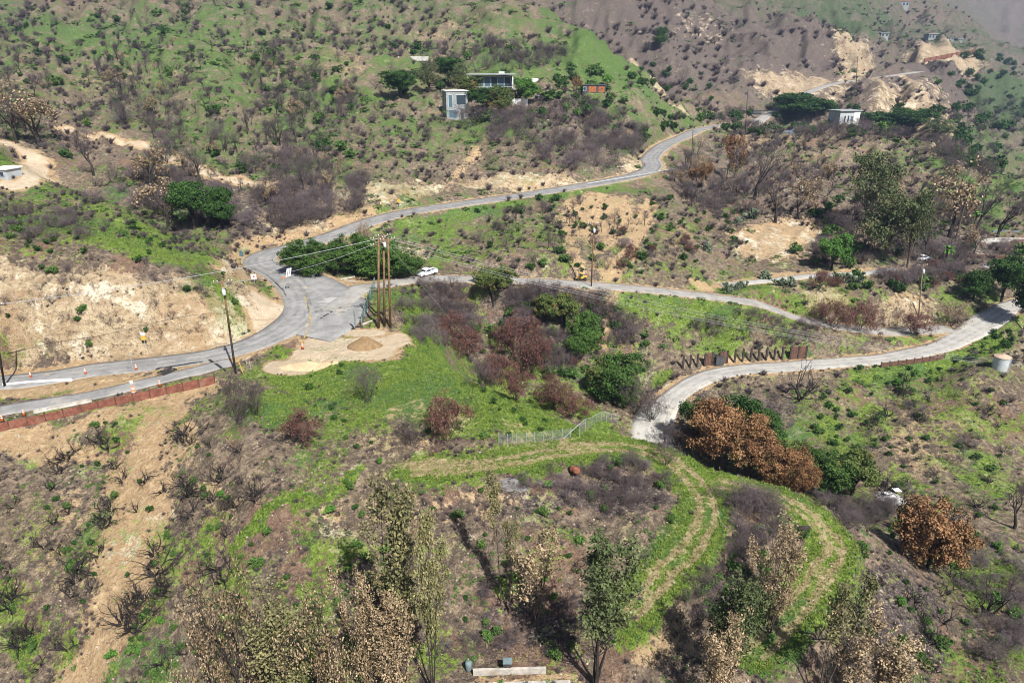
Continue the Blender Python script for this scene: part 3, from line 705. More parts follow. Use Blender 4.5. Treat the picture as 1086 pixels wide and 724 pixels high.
# ------------------------------------------------------------------ plant materials: tone inside the plant, hue shift between plants
def leafmat(name, a, b, c2=None, rough=.75, trans=.0, vary=.35):
    n = NM(name); t = n.attr('tone'); rnd = n.info('Random')
    k = n.mix(t, a, b)
    if c2: k = n.mix(n.ramp(n.noise(1.6, 3, .6, n.objco()), .48, .62), k, c2)
    k = n.mix(n.math('MULTIPLY', rnd, vary), k, tuple(x * .45 for x in a))
    n.b.inputs['Roughness'].default_value = rough; n.b.inputs['Specular IOR Level'].default_value = .2
    return n.col(k)
M = {
 'burnt': leafmat('burnt_twigs', (.050,.040,.039), (.155,.120,.117)),
 'ash': leafmat('ashen_twigs', (.085,.066,.07), (.215,.165,.17)),
 'char': leafmat('charred_wood', (.018,.015,.014), (.06,.05,.045), None, .9),
 'rustwood': leafmat('scorched_red_twigs', (.06,.04,.038), (.15,.09,.08)),
 'rust': leafmat('withered_red_leaves', (.085,.034,.028), (.20,.095,.07)),
 'brown': leafmat('withered_orange_leaves', (.12,.058,.026), (.34,.185,.085), (.10,.075,.03)),
 'tanleaf': leafmat('withered_tan_leaves', (.12,.08,.042), (.52,.39,.235), (.21,.135,.065)),
 'tangreen': leafmat('tan_and_olive_leaves', (.06,.075,.022), (.36,.31,.15), (.045,.08,.018)),
 'olive': leafmat('olive_gum_leaves', (.04,.06,.022), (.14,.165,.065), (.22,.18,.095)),
 'oakgreen': leafmat('dark_green_leaves', (.014,.042,.009), (.06,.125,.022)),
 'junction': leafmat('mid_green_leaves', (.028,.068,.012), (.095,.17,.032)),
 'bright': leafmat('fresh_green_leaves', (.05,.13,.02), (.13,.26,.045)),
 'weed': leafmat('green_weed_leaves', (.04,.09,.018), (.12,.20,.045)),
 'yellowoak': leafmat('yellow_green_leaves', (.04,.07,.015), (.16,.19,.05), (.22,.15,.06)),
 'bark': plain('grey_brown_bark', (.10,.075,.06), .95, .4, 12),
 'darkbark': plain('charred_bark', (.04,.032,.028), .95, .5, 12),
 'drytwig': leafmat('dry_grey_twigs', (.10,.075,.06), (.26,.20,.16)),
 'cactus': leafmat('grey_green_pads', (.09,.13,.075), (.24,.29,.19)),
}
# ------------------------------------------------------------------ prototypes
def joined(name, pairs):
    v = []; q = []; t = []; mi = []; n = 0; mats = []
    for g, m in pairs:
        if g is None or not g.v: continue
        a, b, c = g.arrays(); v.append(a); q.append(b + n); t.append(c); mi.append(np.full(len(b), len(mats))); mats.append(M[m]); n += len(a)
    me = npmesh(name, np.concatenate(v), np.concatenate(q), 4, mats, False, np.concatenate(mi))
    a = me.attributes.new('tone', 'FLOAT', 'FACE'); a.data.foreach_set('value', np.concatenate(t).astype(np.float32)); return me
PROTO = {}
def natw(ms):
    w = 0
    for m in ms:
        a = np.empty(len(m.vertices) * 3, np.float32); m.vertices.foreach_get('co', a); a = a.reshape(-1, 3)
        if len(a): w = max(w, np.percentile(np.abs(a[:, :2]), 99.2))
    return 2 * w
def proto(kind, parts):
    """parts: [(part name or None, mesh)]"""
    PROTO.setdefault(kind, []).append((parts, natw([m for _, m in parts])))
def tree_proto(kind, name, gt, gc, mt, mc, gl=None, ml=None):
    parts = [('trunk', gt.mesh(name + '_trunk', M[mt]))]
    parts.append(('crown', joined(name + '_crown', [(gc, mc), (gl, ml)]))); proto(kind, parts)
for s in range(5):
    g, _ = twig_dome(100 + s, 9, 3, 3, 2, 0, thick=.012); proto('burnt', [(None, joined('burnt_shrub', [(g, 'burnt')]))]); proto('ash', [(None, joined('ashen_shrub', [(g, 'ash')]))])
    g, gl = twig_dome(140 + s, 8, 3, 3, 2, 2600, .028); proto('rust', [(None, joined('rust_leaved_shrub', [(g, 'rustwood'), (gl, 'rust')]))])
    g, gl = twig_dome(160 + s, 8, 3, 3, 1, 1500, .028); proto('tanbush', [(None, joined('withered_shrub', [(g, 'ash'), (gl, 'tanleaf')]))])
    g = skeleton(180 + s, 5 + s % 3, 3, .034); proto('char', [(None, joined('charred_shrub', [(g, 'char')]))])
    g = mound(200 + s); proto('green', [(None, joined('green_shrub', [(g, 'weed')]))]); proto('bright', [(None, joined('bright_green_shrub', [(g, 'bright')]))]); proto('dkgreen', [(None, joined('dark_green_shrub', [(g, 'oakgreen')]))])
    gt, gc = oak(220 + s, 13000, .022); tree_proto('oak', 'green_tree', gt, gc, 'darkbark', 'oakgreen'); tree_proto('yellowoak', 'yellow_green_tree', gt, gc, 'darkbark', 'yellowoak'); tree_proto('brightoak', 'bright_green_tree', gt, gc, 'darkbark', 'bright')
    gt, gc = oak(230 + s, 11000, .017, holes=1); tree_proto('brownoak', 'brown_tree', gt, gc, 'darkbark', 'brown')
    gt, gc = roundcrown(250 + s); tree_proto('roundoak', 'round_green_tree', gt, gc, 'darkbark', 'junction'); tree_proto('brownbush', 'low_brown_tree', gt, gc, 'darkbark', 'brown')
    gt, gc = oak(240 + s, 6500, .019, low=.2); tree_proto('olive', 'olive_gum', gt, gc, 'bark', 'olive')
    gt, gc = euc(260 + s, 3 + s % 3, 5200, .0105, .3, .15, .1); tree_proto('gumtan', 'tan_gum', gt, gc, 'darkbark', 'tangreen')
    gt, gc = euc(280 + s, 4 + s % 2, 5200, .0105, .22, .2, .12); tree_proto('gumdry', 'dry_gum', gt, gc, 'bark', 'tanleaf')
    gt, gc = euc(300 + s, 4 + s % 2, 6000, .0105, .4, .16, .12); tree_proto('gumgreen', 'green_gum', gt, gc, 'darkbark', 'olive')
    gt, gc = euc(320 + s, 1 + s % 2, 2000, .011, .5, .14, .1); tree_proto('gumthin', 'thin_gum', gt, gc, 'bark', 'tangreen')
    gt, gc = euc(340 + s, 3, 1800, .0115, .3, .2, .12, .6); tree_proto('gumbare', 'bare_gum', gt, gc, 'bark', 'tanleaf')
    gt, gc, gl = bare_tree(400 + s, 3300, .0125, 4, .56, .03); tree_proto('dry', 'dry_leaved_tree', gt, gc, 'darkbark', 'char', gl, 'tanleaf')
    gt, gc, _ = bare_tree(360 + s, 0, .03, 4, .42, .034); tree_proto('bare', 'burnt_tree', gt, gc, 'darkbark', 'burnt')
    gt, gc, gl = bare_tree(380 + s, 1500, .02, 4, .42, .03); tree_proto('bareleaf', 'scorched_tree', gt, gc, 'darkbark', 'burnt', gl, 'tanleaf')
    gt, gc, gl = bare_tree(390 + s, 3000, .02); tree_proto('rusttree', 'scorched_red_tree', gt, gc, 'darkbark', 'rustwood', gl, 'brown')
KNAME = {'burnt':('burnt_shrub','shrub'),'ash':('ashen_shrub','shrub'),'rust':('rust_shrub','shrub'),'tanbush':('withered_shrub','shrub'),'char':('charred_shrub','shrub'),'green':('green_shrub','shrub'),'bright':('green_shrub','shrub'),'dkgreen':('dark_green_bush','bush'),
 'oak':('green_tree','tree'),'brownoak':('brown_tree','tree'),'yellowoak':('yellow_green_tree','tree'),'brightoak':('green_tree','tree'),'olive':('gum_tree','tree'),'gumtan':('gum_tree','tree'),'gumdry':('gum_tree','tree'),'gumgreen':('gum_tree','tree'),'gumthin':('gum_tree','tree'),'gumbare':('gum_tree','tree'),
 'roundoak':('green_tree','tree'),'brownbush':('brown_tree','tree'),'dry':('dry_leaved_tree','tree'),'bare':('burnt_tree','tree'),'bareleaf':('scorched_tree','tree'),'rusttree':('scorched_tree','tree')}
RNG = np.random.default_rng(7)
NREAL = {'burnt_shrub': 0, 'green_shrub': 0, 'charred_shrub': 0, 'rust_shrub': 0, 'withered_shrub': 0, 'burnt_tree': 0, 'green_tree': 0}
OCC = []
def spawn(kind, loc, w, h, label, group=None, var=None, rz=None):
    parts, nw = PROTO[kind][RNG.integers(0, len(PROTO[kind])) if var is None else var % len(PROTO[kind])]
    name, cat = KNAME[kind]
    if len(parts) == 1: o = link(name, parts[0][1])
    else:
        o = bpy.data.objects.new(name, None); COL.objects.link(o); o.empty_display_size = .3
        for pn, me in parts:
            c = link(pn, me, o)
    o.location = loc; o.rotation_euler = (0, 0, RNG.uniform(0, 6.28) if rz is None else rz)
    o.scale = (w / nw, w / nw, h); tag(o, label, cat, group)
    NREAL[name] = NREAL.get(name, 0) + 1
    return o
def put(kind, px, ptop, pbase, wpx, label, Y=None, group=None, var=None):
    """a plant whose foot is seen at (px, pbase), or stands at distance Y where its foot is hidden, and whose top is at ptop"""
    if Y is None: p = hit(px, pbase)
    else:
        u, t = ray(px, pbase or ptop + 20); x = u * Y; p = Vector((x, Y, float(gh(x, Y))))
    u, t = ray(px, ptop); h = max(.8, t * p.y - p.z)
    w = wpx * depth(p) / F
    p.z -= .03 * h if kind not in ('burnt',) else .05
    OCC.append((p.x, p.y, w * .5))
    return spawn(kind, p, w, h, label, group, var)

# ------------------------------------------------------------------ the trees one can point to
T_ = [
 # foreground gums
 ('gumtan',428,521,712,58,'tall olive and tan leaved gum with several stems, tallest in the front row',None),
 ('gumtan',459,547,735,40,'slim olive leaved gum just right of tallest front gum',None),
 ('gumthin',531,514,641,40,'thin gum with leaves only near its top on the bank',None),
 ('gumthin',541,553,650,26,'short thin gum standing right beside the thin top-leaved gum',None),
 ('gumbare',572,556,663,62,'sparse gum with scattered tan leaves on twin stems at the bank foot',None),
 ('gumgreen',630,576,728,70,'full olive and tan gum forking low beside the bottom slab',None),
 ('dry',256,604,765,86,'tan leaved dry tree, leftmost of the front clump',None),
 ('gumtan',306,644,775,74,'low tan and olive gum second from left in the front clump',None),
 ('dry',346,614,760,84,'tan leaved dry tree in the middle of the front clump',None),
 ('gumdry',392,612,745,50,'tan leaved dry tree rightmost of the front clump beside the tallest gum',None),
 ('dry',232,664,790,70,'lowest tan leaved tree at the bottom edge, left end of the front clump',None),
 ('gumdry',424,640,760,44,'short tan leaved gum under the tallest front gum',None),
 ('gumdry',814,560,668,56,'tan brown gum with bushy top beside the two-rut track',None),
 ('gumgreen',768,612,742,58,'dark green topped gum left of the two-rut track',None),
 ('gumdry',757,664,770,60,'tan leaved gum below the dark green topped gum',None),
 ('gumthin',868,618,752,58,'thin olive twiggy gum right of the two-rut track',1),
 ('gumbare',890,645,760,60,'sparse bare stemmed gum behind the tan bottom-right gum',None),
 ('gumdry',922,668,775,58,'tan leaved gum nearest the bottom right corner',None),
 # withered oaks in the ravine
 ('brownoak',766,426,None,66,'orange leaved withered oak nearest the pale lower road',104),
 ('brownoak',800,448,None,68,'orange leaved withered oak in the middle of the ravine row',100),
 ('brownoak',830,474,None,56,'orange leaved withered oak third along the ravine row',96.5),
 ('brownoak',853,492,None,40,'smallest orange withered oak at the low end of the ravine row',93),
 ('oak',742,424,None,40,'green oak crown rising behind the first orange oak',110),
 ('oak',784,420,None,50,'green oak crown behind the middle orange oak',109),
 ('oak',812,436,None,44,'green oak crown right of the scorched patch',107),
 ('yellowoak',842,466,None,44,'yellowish green oak behind the low orange oaks',102),
 ('yellowoak',862,476,None,36,'yellowish green oak at the outer edge of the orange row',99),
 ('roundoak',882,478,None,54,'dark green oak left of the tan sided oak by the debris',96),
 ('yellowoak',908,484,None,58,'yellow tan oak beside the white debris pile',95),
 ('brownbush',984,531,602,74,'big round orange leaved oak alone near the right edge',None),
 # junction and verge
 ('roundoak',326,252,290,50,'dense round green tree at the bend of the junction',None),
 ('roundoak',372,248,290,52,'green tree right of the round junction tree',None),
 ('roundoak',402,252,292,56,'broad green tree behind the three poles',None),
 ('roundoak',430,262,294,40,'green tree left of the white pickup',None),
 ('tanbush',386,232,262,22,'small bare tan shrub between the green trees and the upper road',None),
 ('oak',206,191,243,50,'green tree in the draw above the cliff',None),
 ('oak',236,198,242,36,'lower green tree right of the taller draw tree',None),
 ('bareleaf',178,186,240,50,'scorched tan tree left of the draw green tree',None),
 # ravine below the side road
 ('roundoak',655,377,423,60,'round dark green oak by the lower road end',None),
 ('yellowoak',636,384,418,34,'yellow green oak left of the round dark oak',None),
 ('yellowoak',598,314,348,38,'yellow green oak high in the ravine below the loader',None),
 ('roundoak',620,330,372,36,'dark green oak right of the ravine yellow oak',None),
 ('roundoak',612,352,380,30,'dark green oak lower in the ravine line',None),
 ('yellowoak',578,312,342,30,'small yellow green oak below the side road middle',None),
 ('yellowoak',523,282,322,46,'yellow brown oak standing at the side road edge',None),
 ('rust',478,331,362,34,'rust red shrub at the upper left of the ravine',None),
 ('rust',496,346,378,40,'rust red shrub second from the ravine top',None),
 ('rust',545,333,376,54,'largest rust red shrub in the middle of the ravine',None),
 ('rust',526,372,408,44,'rust red shrub below the largest ravine one',None),
 ('rust',562,352,398,44,'rust red shrub right of the largest ravine one',None),
 ('rust',586,400,434,40,'rust red shrub just above the grassy ridge crest',None),
 ('rust',547,388,424,40,'rust red shrub at the bottom of the ravine',None),
 ('rust',608,418,442,40,'dark red shrub at the ridge crest beside the purple brush',None),
 ('burnt',512,376,413,40,'dark burnt shrub by the yellow guy guard',None),
 ('burnt',672,400,438,44,'purple burnt shrub below the round dark oak',None),
 ('burnt',690,412,446,40,'purple burnt shrub at the mouth of the lower road',None),
 # on the meadow
 ('rust',473,416,466,52,'rust leaved shrub largest on the green meadow',None),
 ('burnt',436,441,471,34,'dark burnt shrub left of the meadow rust shrub',None),
 ('burnt',389,386,427,42,'grey burnt shrub on the meadow below the dirt pile',None),
 ('rust',321,432,468,40,'dark red round shrub on the meadow slope',None),
 ('burnt',254,391,447,54,'purple burnt shrub at the foot of the leaning pole',None),
 ('burnt',272,402,440,30,'smaller burnt shrub right of the leaning pole foot',None),
 ('burnt',704,447,474,38,'dark burnt shrub on the crest left of the orange oaks',None),
 ('rust',738,448,476,40,'red brown shrub under the first orange oak',None),
 ('burnt',706,466,492,34,'low burnt shrub on the crest track',None),
 # right side valley
 ('rust',880,316,346,44,'dark red shrub below the right lane, left one',None),
 ('rust',912,320,350,48,'dark red shrub below the right lane, right one',None),
 ('rust',968,330,354,42,'dark red shrub at the foot of the right hand pole',None),
 ('tanbush',1008,319,346,30,'tan leaved shrub beside the road fork at right',None),
 ('rust',868,286,308,26,'small dark red shrub among the cactus by the lane',None),
 ('brightoak',882,248,286,40,'bright green round tree in the dark valley at right',None),
 ('olive',938,196,276,62,'tall dark olive gum in the right valley, widest one',None),
 ('olive',962,200,284,44,'dark olive gum right of the widest valley gum',None),
 ('olive',918,160,242,54,'tall olive gum on the slope behind the valley gums',None),
 ('bareleaf',1006,166,252,60,'tall brown scorched tree with fine twigs at right',None),
 ('bare',1058,200,252,50,'bare forked tree beside the pale ruin slab',None),
 ('bare',1034,182,250,40,'slim bare tree left of the forked tree by the ruin',None),
 ('rusttree',770,142,192,34,'rusty brown tree below the far road bend',None),
 ('rusttree',744,166,204,30,'small rusty tree left of the far bend tree',None),
 ('bare',800,148,212,56,'wide bare burnt tree on the slope below the ruins',None),
 ('bare',822,176,236,50,'bare burnt tree downhill from the wide bare one',None),
 ('bareleaf',846,182,232,44,'tan scorched tree near the white dish',None),
 ('bare',980,220,275,36,'bare tree behind the white vehicle in the valley',None),
 ('char',848,374,424,44,'black bare leaning tree at the lower road edge',None),
 ('bare',1076,508,560,40,'bare dark tree at the right edge',None),
 ('char',1046,590,652,60,'black branching shrub above the white sand at right',None),
 ('oak',1062,272,320,44,'dark tree shading the far end of the pale road',None),
 ('oak',1086,284,350,46,'dark tree right of the pale road end at the photo edge',None),
 ('oak',1032,286,318,30,'dark bushy tree left of the pale road end',None),
 # left hillside
 ('bareleaf',42,84,156,66,'largest scorched tree at the left edge with brown twigs',None),
 ('bare',18,98,152,46,'bare burnt tree left of the largest scorched tree',None),
 ('bare',100,140,186,44,'bare burnt tree above the left hill crest',None),
 ('bare',213,150,196,34,'round bare tree beside the dirt track',None),
 ('bareleaf',160,150,200,40,'tan scorched tree beside the dirt track',None),
 ('burnt',499,110,134,50,'dark purple shrub mass covering the foot of the cube house',None),
 ('olive',488,66,104,26,'grey olive tree standing between the cube house and the long house',None),
 ('yellowoak',531,92,122,30,'yellow green tree below the right end of the long house',None),
 ('olive',455,62,98,26,'grey green tree left of the upper house',None),
 ('oak',425,74,104,40,'dark green tree left of the hillside houses',None),
 ('oak',476,60,92,40,'green tree directly behind the upper house, left end',None),
 ('oak',517,90,121,46,'dark green tree in front of the upper house',None),
 ('yellowoak',500,80,108,26,'yellow green tree against the upper house wall',None),
 ('brightoak',558,82,112,30,'bright green tree right of the upper house',None),
 ('rusttree',611,78,100,14,'small rust coloured tree left of the orange shed',None),
 ('oak',700,28,52,14,'dark round tree on the mountain foot',None),
 ('oak',840,98,122,50,'dark green tree left of the white hillside house',None),
 ('oak',864,104,124,40,'dark green tree beside the white hillside house',None),
 ('oak',938,118,142,60,'dark green tree right of the white hillside house',None),
 ('oak',966,114,140,50,'dark green tree second right of the white hillside house',None),
 ('olive',992,124,148,34,'olive tree right end of the row beyond the white house',None),
]
for (k, px, pt, pb, w, lab, Y) in T_:
    v = 2 if k == 'brownbush' else None
    if k == 'gumthin' and Y == 1: Y = None; v = 1
    put(k, px, pt, pb, w, lab, Y, None, v)

# ------------------------------------------------------------------ shrubs in drifts: position, size in metres
# (region phrase, px, py, rx, ry, count, {kind: weight}, size range m)
DRIFTS = [
 ('in the draw left of the junction',150,205,60,22,55,{'burnt':.7,'ash':.3},(2.6,4.6)),
 ('in the draw behind the junction',290,205,95,36,130,{'burnt':.65,'ash':.35},(2.6,5.0)),
 ('along the hill crest above the cliff',40,240,70,18,36,{'burnt':.8,'ash':.2},(1.4,2.6)),
 ('below the hillside houses',600,140,75,34,90,{'burnt':.6,'ash':.4},(3.0,5.5)),
 ('above the upper road bend',640,165,60,18,40,{'ash':.7,'burnt':.3},(2.4,4.5)),
 ('in front of the hillside houses',520,130,60,16,24,{'burnt':.8,'ash':.2},(3.0,5.5)),
 ('behind the hillside houses',520,62,75,14,46,{'burnt':1},(4,7)),
 ('in the ravine under the side road',560,352,105,42,95,{'burnt':.72,'ash':.28},(2.2,4.2)),
 ('in the upper ravine beside the three poles',462,332,34,34,42,{'burnt':.6,'ash':.4},(1.8,3.4)),
 ('in the ravine below the orange oaks',830,520,60,26,18,{'burnt':.8,'ash':.2},(2.0,3.4)),
 ('on the slope beyond the ravine oaks',915,545,30,16,16,{'burnt':1},(2.0,3.4)),
 ('around the valley gums at right',970,260,105,40,105,{'burnt':.75,'ash':.25},(2.6,5.2)),
 ('on the hillside below the white house',790,190,75,40,85,{'burnt':.6,'ash':.4},(2.6,5.0)),
 ('around the white hillside house',900,138,110,12,40,{'burnt':.7,'ash':.3},(3.5,6)),
 ('by the ruins near the road bend',810,128,50,12,26,{'burnt':.8,'ash':.2},(3,6)),
 ('on the scorched bank inside the track',650,515,90,26,34,{'burnt':.8,'ash':.2},(1.0,2.0)),
 ('between the two grassy tracks',790,560,34,30,15,{'burnt':.8,'ash':.2},(1.2,2.4)),
 ('between the front gums',520,660,130,34,22,{'burnt':.7,'ash':.3},(.9,1.7)),
 ('near the bottom right gums',780,640,60,50,22,{'burnt':.7,'ash':.3},(1.0,2.0)),
 ('on the slope under the side road',820,350,90,16,36,{'ash':.6,'burnt':.4},(1.4,2.8)),
 ('on the bank between the roads',640,250,140,34,55,{'ash':.5,'burnt':.5},(1.4,3.0)),
 ('on the left hillside',200,90,230,85,220,{'burnt':.55,'ash':.45},(2.4,5.0)),
 ('on the slope above the left hill',430,80,120,70,60,{'burnt':.6,'ash':.4},(2.4,5.0)),
 ('along the bottom right gully',1050,640,40,60,26,{'burnt':.6,'ash':.4},(1.4,3.0)),
 ('on the cliff face',120,320,130,42,34,{'ash':.6,'burnt':.4},(.9,1.8)),
 ('at the verge under the lower road',800,425,70,18,26,{'ash':.5,'burnt':.5},(.8,1.8)),
 ('on the right hand slope',1010,470,90,60,36,{'ash':.6,'burnt':.4},(.8,2.0)),
 ('on the far canyon slope',1050,150,60,40,40,{'burnt':1},(4,8)),
 # charred skeletons
 ('on the lower left slope',110,600,130,125,72,{'char':1},(1.8,3.6)),
 ('on the slope under the retaining wall',200,500,80,50,24,{'char':1},(1.5,3.0)),
 ('on the scorched bottom right slope',960,660,90,55,34,{'char':1},(1.5,3.2)),
 ('on the right hand hillside',1010,470,90,80,34,{'char':1},(1.8,3.8)),
 ('on the ridge bank',520,560,180,50,24,{'char':1},(.7,1.6)),
 # green shrubs
 ('on the lower left slope',120,580,150,135,90,{'green':.8,'bright':.2},(.45,1.1)),
 ('on the ridge bank and terrace',520,590,230,110,80,{'green':.8,'bright':.2},(.45,1.2)),
 ('by the grassy tracks',800,580,90,80,50,{'green':.8,'dkgreen':.2},(.6,1.4)),
 ('on the meadow',450,430,140,50,40,{'green':.8,'bright':.2},(.4,.9)),
 ('on the bottom right slope',1000,620,90,90,56,{'green':.7,'bright':.3},(.6,1.6)),
 ('on the right hand slope',980,450,110,70,80,{'green':.8,'bright':.2},(.6,1.5)),
 ('on the cliff face',110,315,130,55,14,{'green':.9,'dkgreen':.1},(.7,1.6)),
 ('on the cliff hill top',110,250,110,22,50,{'green':.8,'bright':.2},(.7,1.5)),
 ('in the ravine under the side road',570,360,110,40,40,{'green':.6,'dkgreen':.4},(1.2,2.6)),
 ('on the bank between the roads',640,250,150,40,90,{'green':.7,'dkgreen':.3},(.9,2.2)),
 ('around the valley gums at right',960,260,120,50,60,{'dkgreen':.5,'green':.5},(1.6,3.6)),
 ('on the left hillside',220,90,240,90,120,{'dkgreen':.3,'green':.7},(1.4,4.4)),
 ('around the hillside houses',540,95,110,40,70,{'dkgreen':.5,'green':.4,'bright':.1},(2.5,5)),
 ('around the white hillside house',880,130,130,16,50,{'dkgreen':.8,'green':.2},(3,6)),
 ('above the far road',700,110,60,40,36,{'dkgreen':1},(2.5,5)),
 ('on the far canyon slope',1050,120,60,60,70,{'dkgreen':1},(4,8)),
 ('below the tank and lower road',1040,370,50,20,26,{'green':.8,'bright':.2},(.7,1.6)),
 # red shrubs
 ('in the ravine under the side road',550,370,80,40,16,{'rust':1},(1.8,3.4)),
 ('on the bank between the roads',680,265,60,20,8,{'rust':1},(1.8,3.0)),
 ('around the valley gums at right',950,300,80,26,10,{'rust':1},(1.8,3.2)),
 # bare trees
 ('on the left hillside',170,110,190,60,60,{'bare':.85,'bareleaf':.15},(4.5,9.5)),
 ('in the draw behind the junction',260,190,100,30,22,{'bare':.9,'bareleaf':.1},(4,7)),
 ('on the hillside below the white house',800,190,90,40,26,{'bare':.8,'bareleaf':.2},(4.5,8)),
 ('around the valley gums at right',1000,235,90,40,26,{'bare':.7,'bareleaf':.3},(5,9)),
 ('on the bank between the roads',560,245,120,24,12,{'bare':1},(2.5,4.5)),
]
ADJ = {'burnt':'dark purple burnt shrub','ash':'ash grey burnt shrub','char':'black charred skeleton shrub','green':'small green shrub','bright':'bright green shrub','dkgreen':'dark green bush','rust':'rust red withered shrub','bare':'bare burnt tree','bareleaf':'scorched tree with tan twigs','rusttree':'rusty tree'}
cand = {}
occ = np.array(OCC)
for (ph, px, py, rx, ry, n, kinds, (s0, s1)) in DRIFTS:
    if 'burnt' in kinds: n = int(n * 1.7); s1 *= 1.2; s0 *= 1.15
    if 'bare' in kinds: n = int(n * 2.2)
    names = list(kinds); wts = np.array([kinds[k] for k in names]); wts = wts / wts.sum(); made = 0; tries = 0
    while made < n and tries < n * 16:
        tries += 1
        a = RNG.uniform(0, 6.283); r = math.sqrt(RNG.random()) * 1.08
        qx, qy = px + rx * r * math.cos(a), py + ry * r * math.sin(a)
        p = hit(qx, qy)
        if p.y > 1500: continue
        if fbm(p.x / (p.y * .06), p.y / (p.y * .12), 77, 3) < (.455 if n > 80 else .42) and RNG.random() < .8: continue   # drifts gather
        if float(grid(TRACKMIN, p.x, p.y)) < 3.2: continue
        if p.y > 200 and n > 60 and float(grid(GUL, p.x, p.y)) < .40 and RNG.random() < .6: continue
        h = s0 + (s1 - s0) * RNG.random() ** 1.6
        if float(roadgap(p.x, p.y)) < .5 + h * .4: continue
        if float(cover('T', p.x, p.y)) > .9 and RNG.random() < (.85 if kinds != {'char': 1} else .62): continue
        if ((occ[:, 0] - p.x) ** 2 + (occ[:, 1] - p.y) ** 2 < (occ[:, 2] * .8) ** 2).any(): continue
        k = names[RNG.choice(len(names), p=wts)]; wd = h * RNG.uniform(.95, 1.5) if k not in ('bare', 'bareleaf') else h * RNG.uniform(.6, .9)
        if k in ('ash', 'burnt'): h *= .8
        if k == 'char': wd *= 1.25; h *= .8
        cand.setdefault(KNAME[k][0], []).append((h / p.y, k, p, wd, h, ph, names)); made += 1
REST = []
for nm, lst in cand.items():
    lst.sort(key=lambda c: -c[0]); room = 296 - NREAL.get(nm, 0)
    for i, (_, k, p, wd, h, ph, _n) in enumerate(lst):
        if i < room:
            p2 = p.copy(); p2.z -= .06 * h
            lab = ADJ[k] + ' ' + ph
            spawn(k, p2, wd, h, lab, lab)
        else: REST.append((k, p, wd, h))
print('individuals', NREAL, 'rest', len(REST))
# ------------------------------------------------------------------ cover nobody could count: far scrub, weeds, grass, stones, litter
def replicate(tmpl, P, S, rz, toneshift=None):
    """copies of small template geos: returns verts, quads, tones"""
    Vs = []; Qs = []; Ts = []; n = 0
    which = RNG.integers(0, len(tmpl), len(P))
    for k, (v, q, t) in enumerate(tmpl):
        m = which == k; c = m.sum()
        if not c: continue
        ca, sa = np.cos(rz[m])[:, None], np.sin(rz[m])[:, None]
        x = v[None, :, 0] * S[m, 0:1]; y = v[None, :, 1] * S[m, 0:1]; z = v[None, :, 2] * S[m, 1:2]
        co = np.stack([x * ca - y * sa, x * sa + y * ca, z], -1) + P[m][:, None, :]
        Vs.append(co.reshape(-1, 3)); Qs.append((q[None] + (np.arange(c) * len(v))[:, None, None]).reshape(-1, 4) + n); n += c * len(v)
        tt = np.broadcast_to(t[None], (c, len(t)))
        if toneshift is not None: tt = np.clip(tt * .5 + toneshift[m][:, None] * .5, 0, 1)
        Ts.append(tt.reshape(-1))
    return np.concatenate(Vs), np.concatenate(Qs), np.concatenate(Ts)
def stuff(name, tmpl, P, S, mat, tone=None):
    if len(P) == 0: return
    rz = RNG.uniform(0, 6.283, len(P)); v, q, t = replicate(tmpl, P, S, rz, tone)
    me = npmesh(name, v, q, 4, mat); a = me.attributes.new('tone', 'FLOAT', 'FACE'); a.data.foreach_set('value', t.astype(np.float32))
    o = link(name, me); o['kind'] = 'stuff'; return o
def scatter(n, y0, y1, keep, dens=None):
    """points spread evenly over the picture's bearings, thinned by keep(x, y) and by what can be seen"""
    u = RNG.uniform(-.98, .98, n); v = RNG.uniform(math.log(y0), math.log(y1), n)
    y = np.exp(v); x = u * y; px, py = topix(x, y, gh(x, y))
    ok = (px > -25) & (px < 1111) & (py > -25) & (py < 745) & seen(x, y, .006 * y)
    x, y = x[ok], y[ok]
    pr = keep(x, y); ok = RNG.random(len(x)) < pr
    return x[ok], y[ok]
def small_mound(seed, n=34, size=.2):
    rng = np.random.default_rng(seed); g = Geo(); d = unitv(rng.normal(size=(n, 3))); d[:, 2] = np.abs(d[:, 2])
    P = d * rng.uniform(.25, .5, (n, 1)) * np.array([1, 1, 1.5]) + np.array([0, 0, .1]); add_leaves(g, P, size, rng, rng.random(n), 1.3, .4, d * .8); return g.arrays()
def small_twigs(seed, n=26):
    rng = np.random.default_rng(seed); g = Geo(); S = []
    for k in range(n):
        a = rng.uniform(0, 6.28); tl = rng.uniform(.1, .9); m = np.array([math.cos(a) * tl * .22, math.sin(a) * tl * .22, rng.uniform(.3, .55)]); e = m + rng.normal(size=3) * .14 + np.array([m[0] * .8, m[1] * .8, .25])
        S.append((0, 0, -.05, *m, .03, .02)); S.append((*m, *e, .022, .006)); e2 = m + rng.normal(size=3) * .2 + np.array([0, 0, .2]); S.append((*m, *e2, .02, .005))
    add_segs(g, S, rng.uniform(0, 1, len(S)), 3); return g.arrays()
def tuft(seed, n=9):
    rng = np.random.default_rng(seed); g = Geo(); co = []
    for k in range(n):
        a = rng.uniform(0, 6.28); b = np.array([rng.normal() * .16, rng.normal() * .16, 0]); w = .05; l = rng.uniform(.5, 1); tl = rng.uniform(.1, .6)
        s = np.array([-math.sin(a), math.cos(a), 0]) * w; t = b + np.array([math.cos(a) * tl, math.sin(a) * tl, l]); m = (b + t) / 2 + np.array([0, 0, .12])
        co += [b - s, b + s, m + s * .8, m - s * .8, m - s * .8, m + s * .8, t + s * .1, t - s * .1]
    co = np.array(co); g.add(co, np.arange(len(co)).reshape(-1, 4), np.repeat(rng.random(n), 2)); return g.arrays()
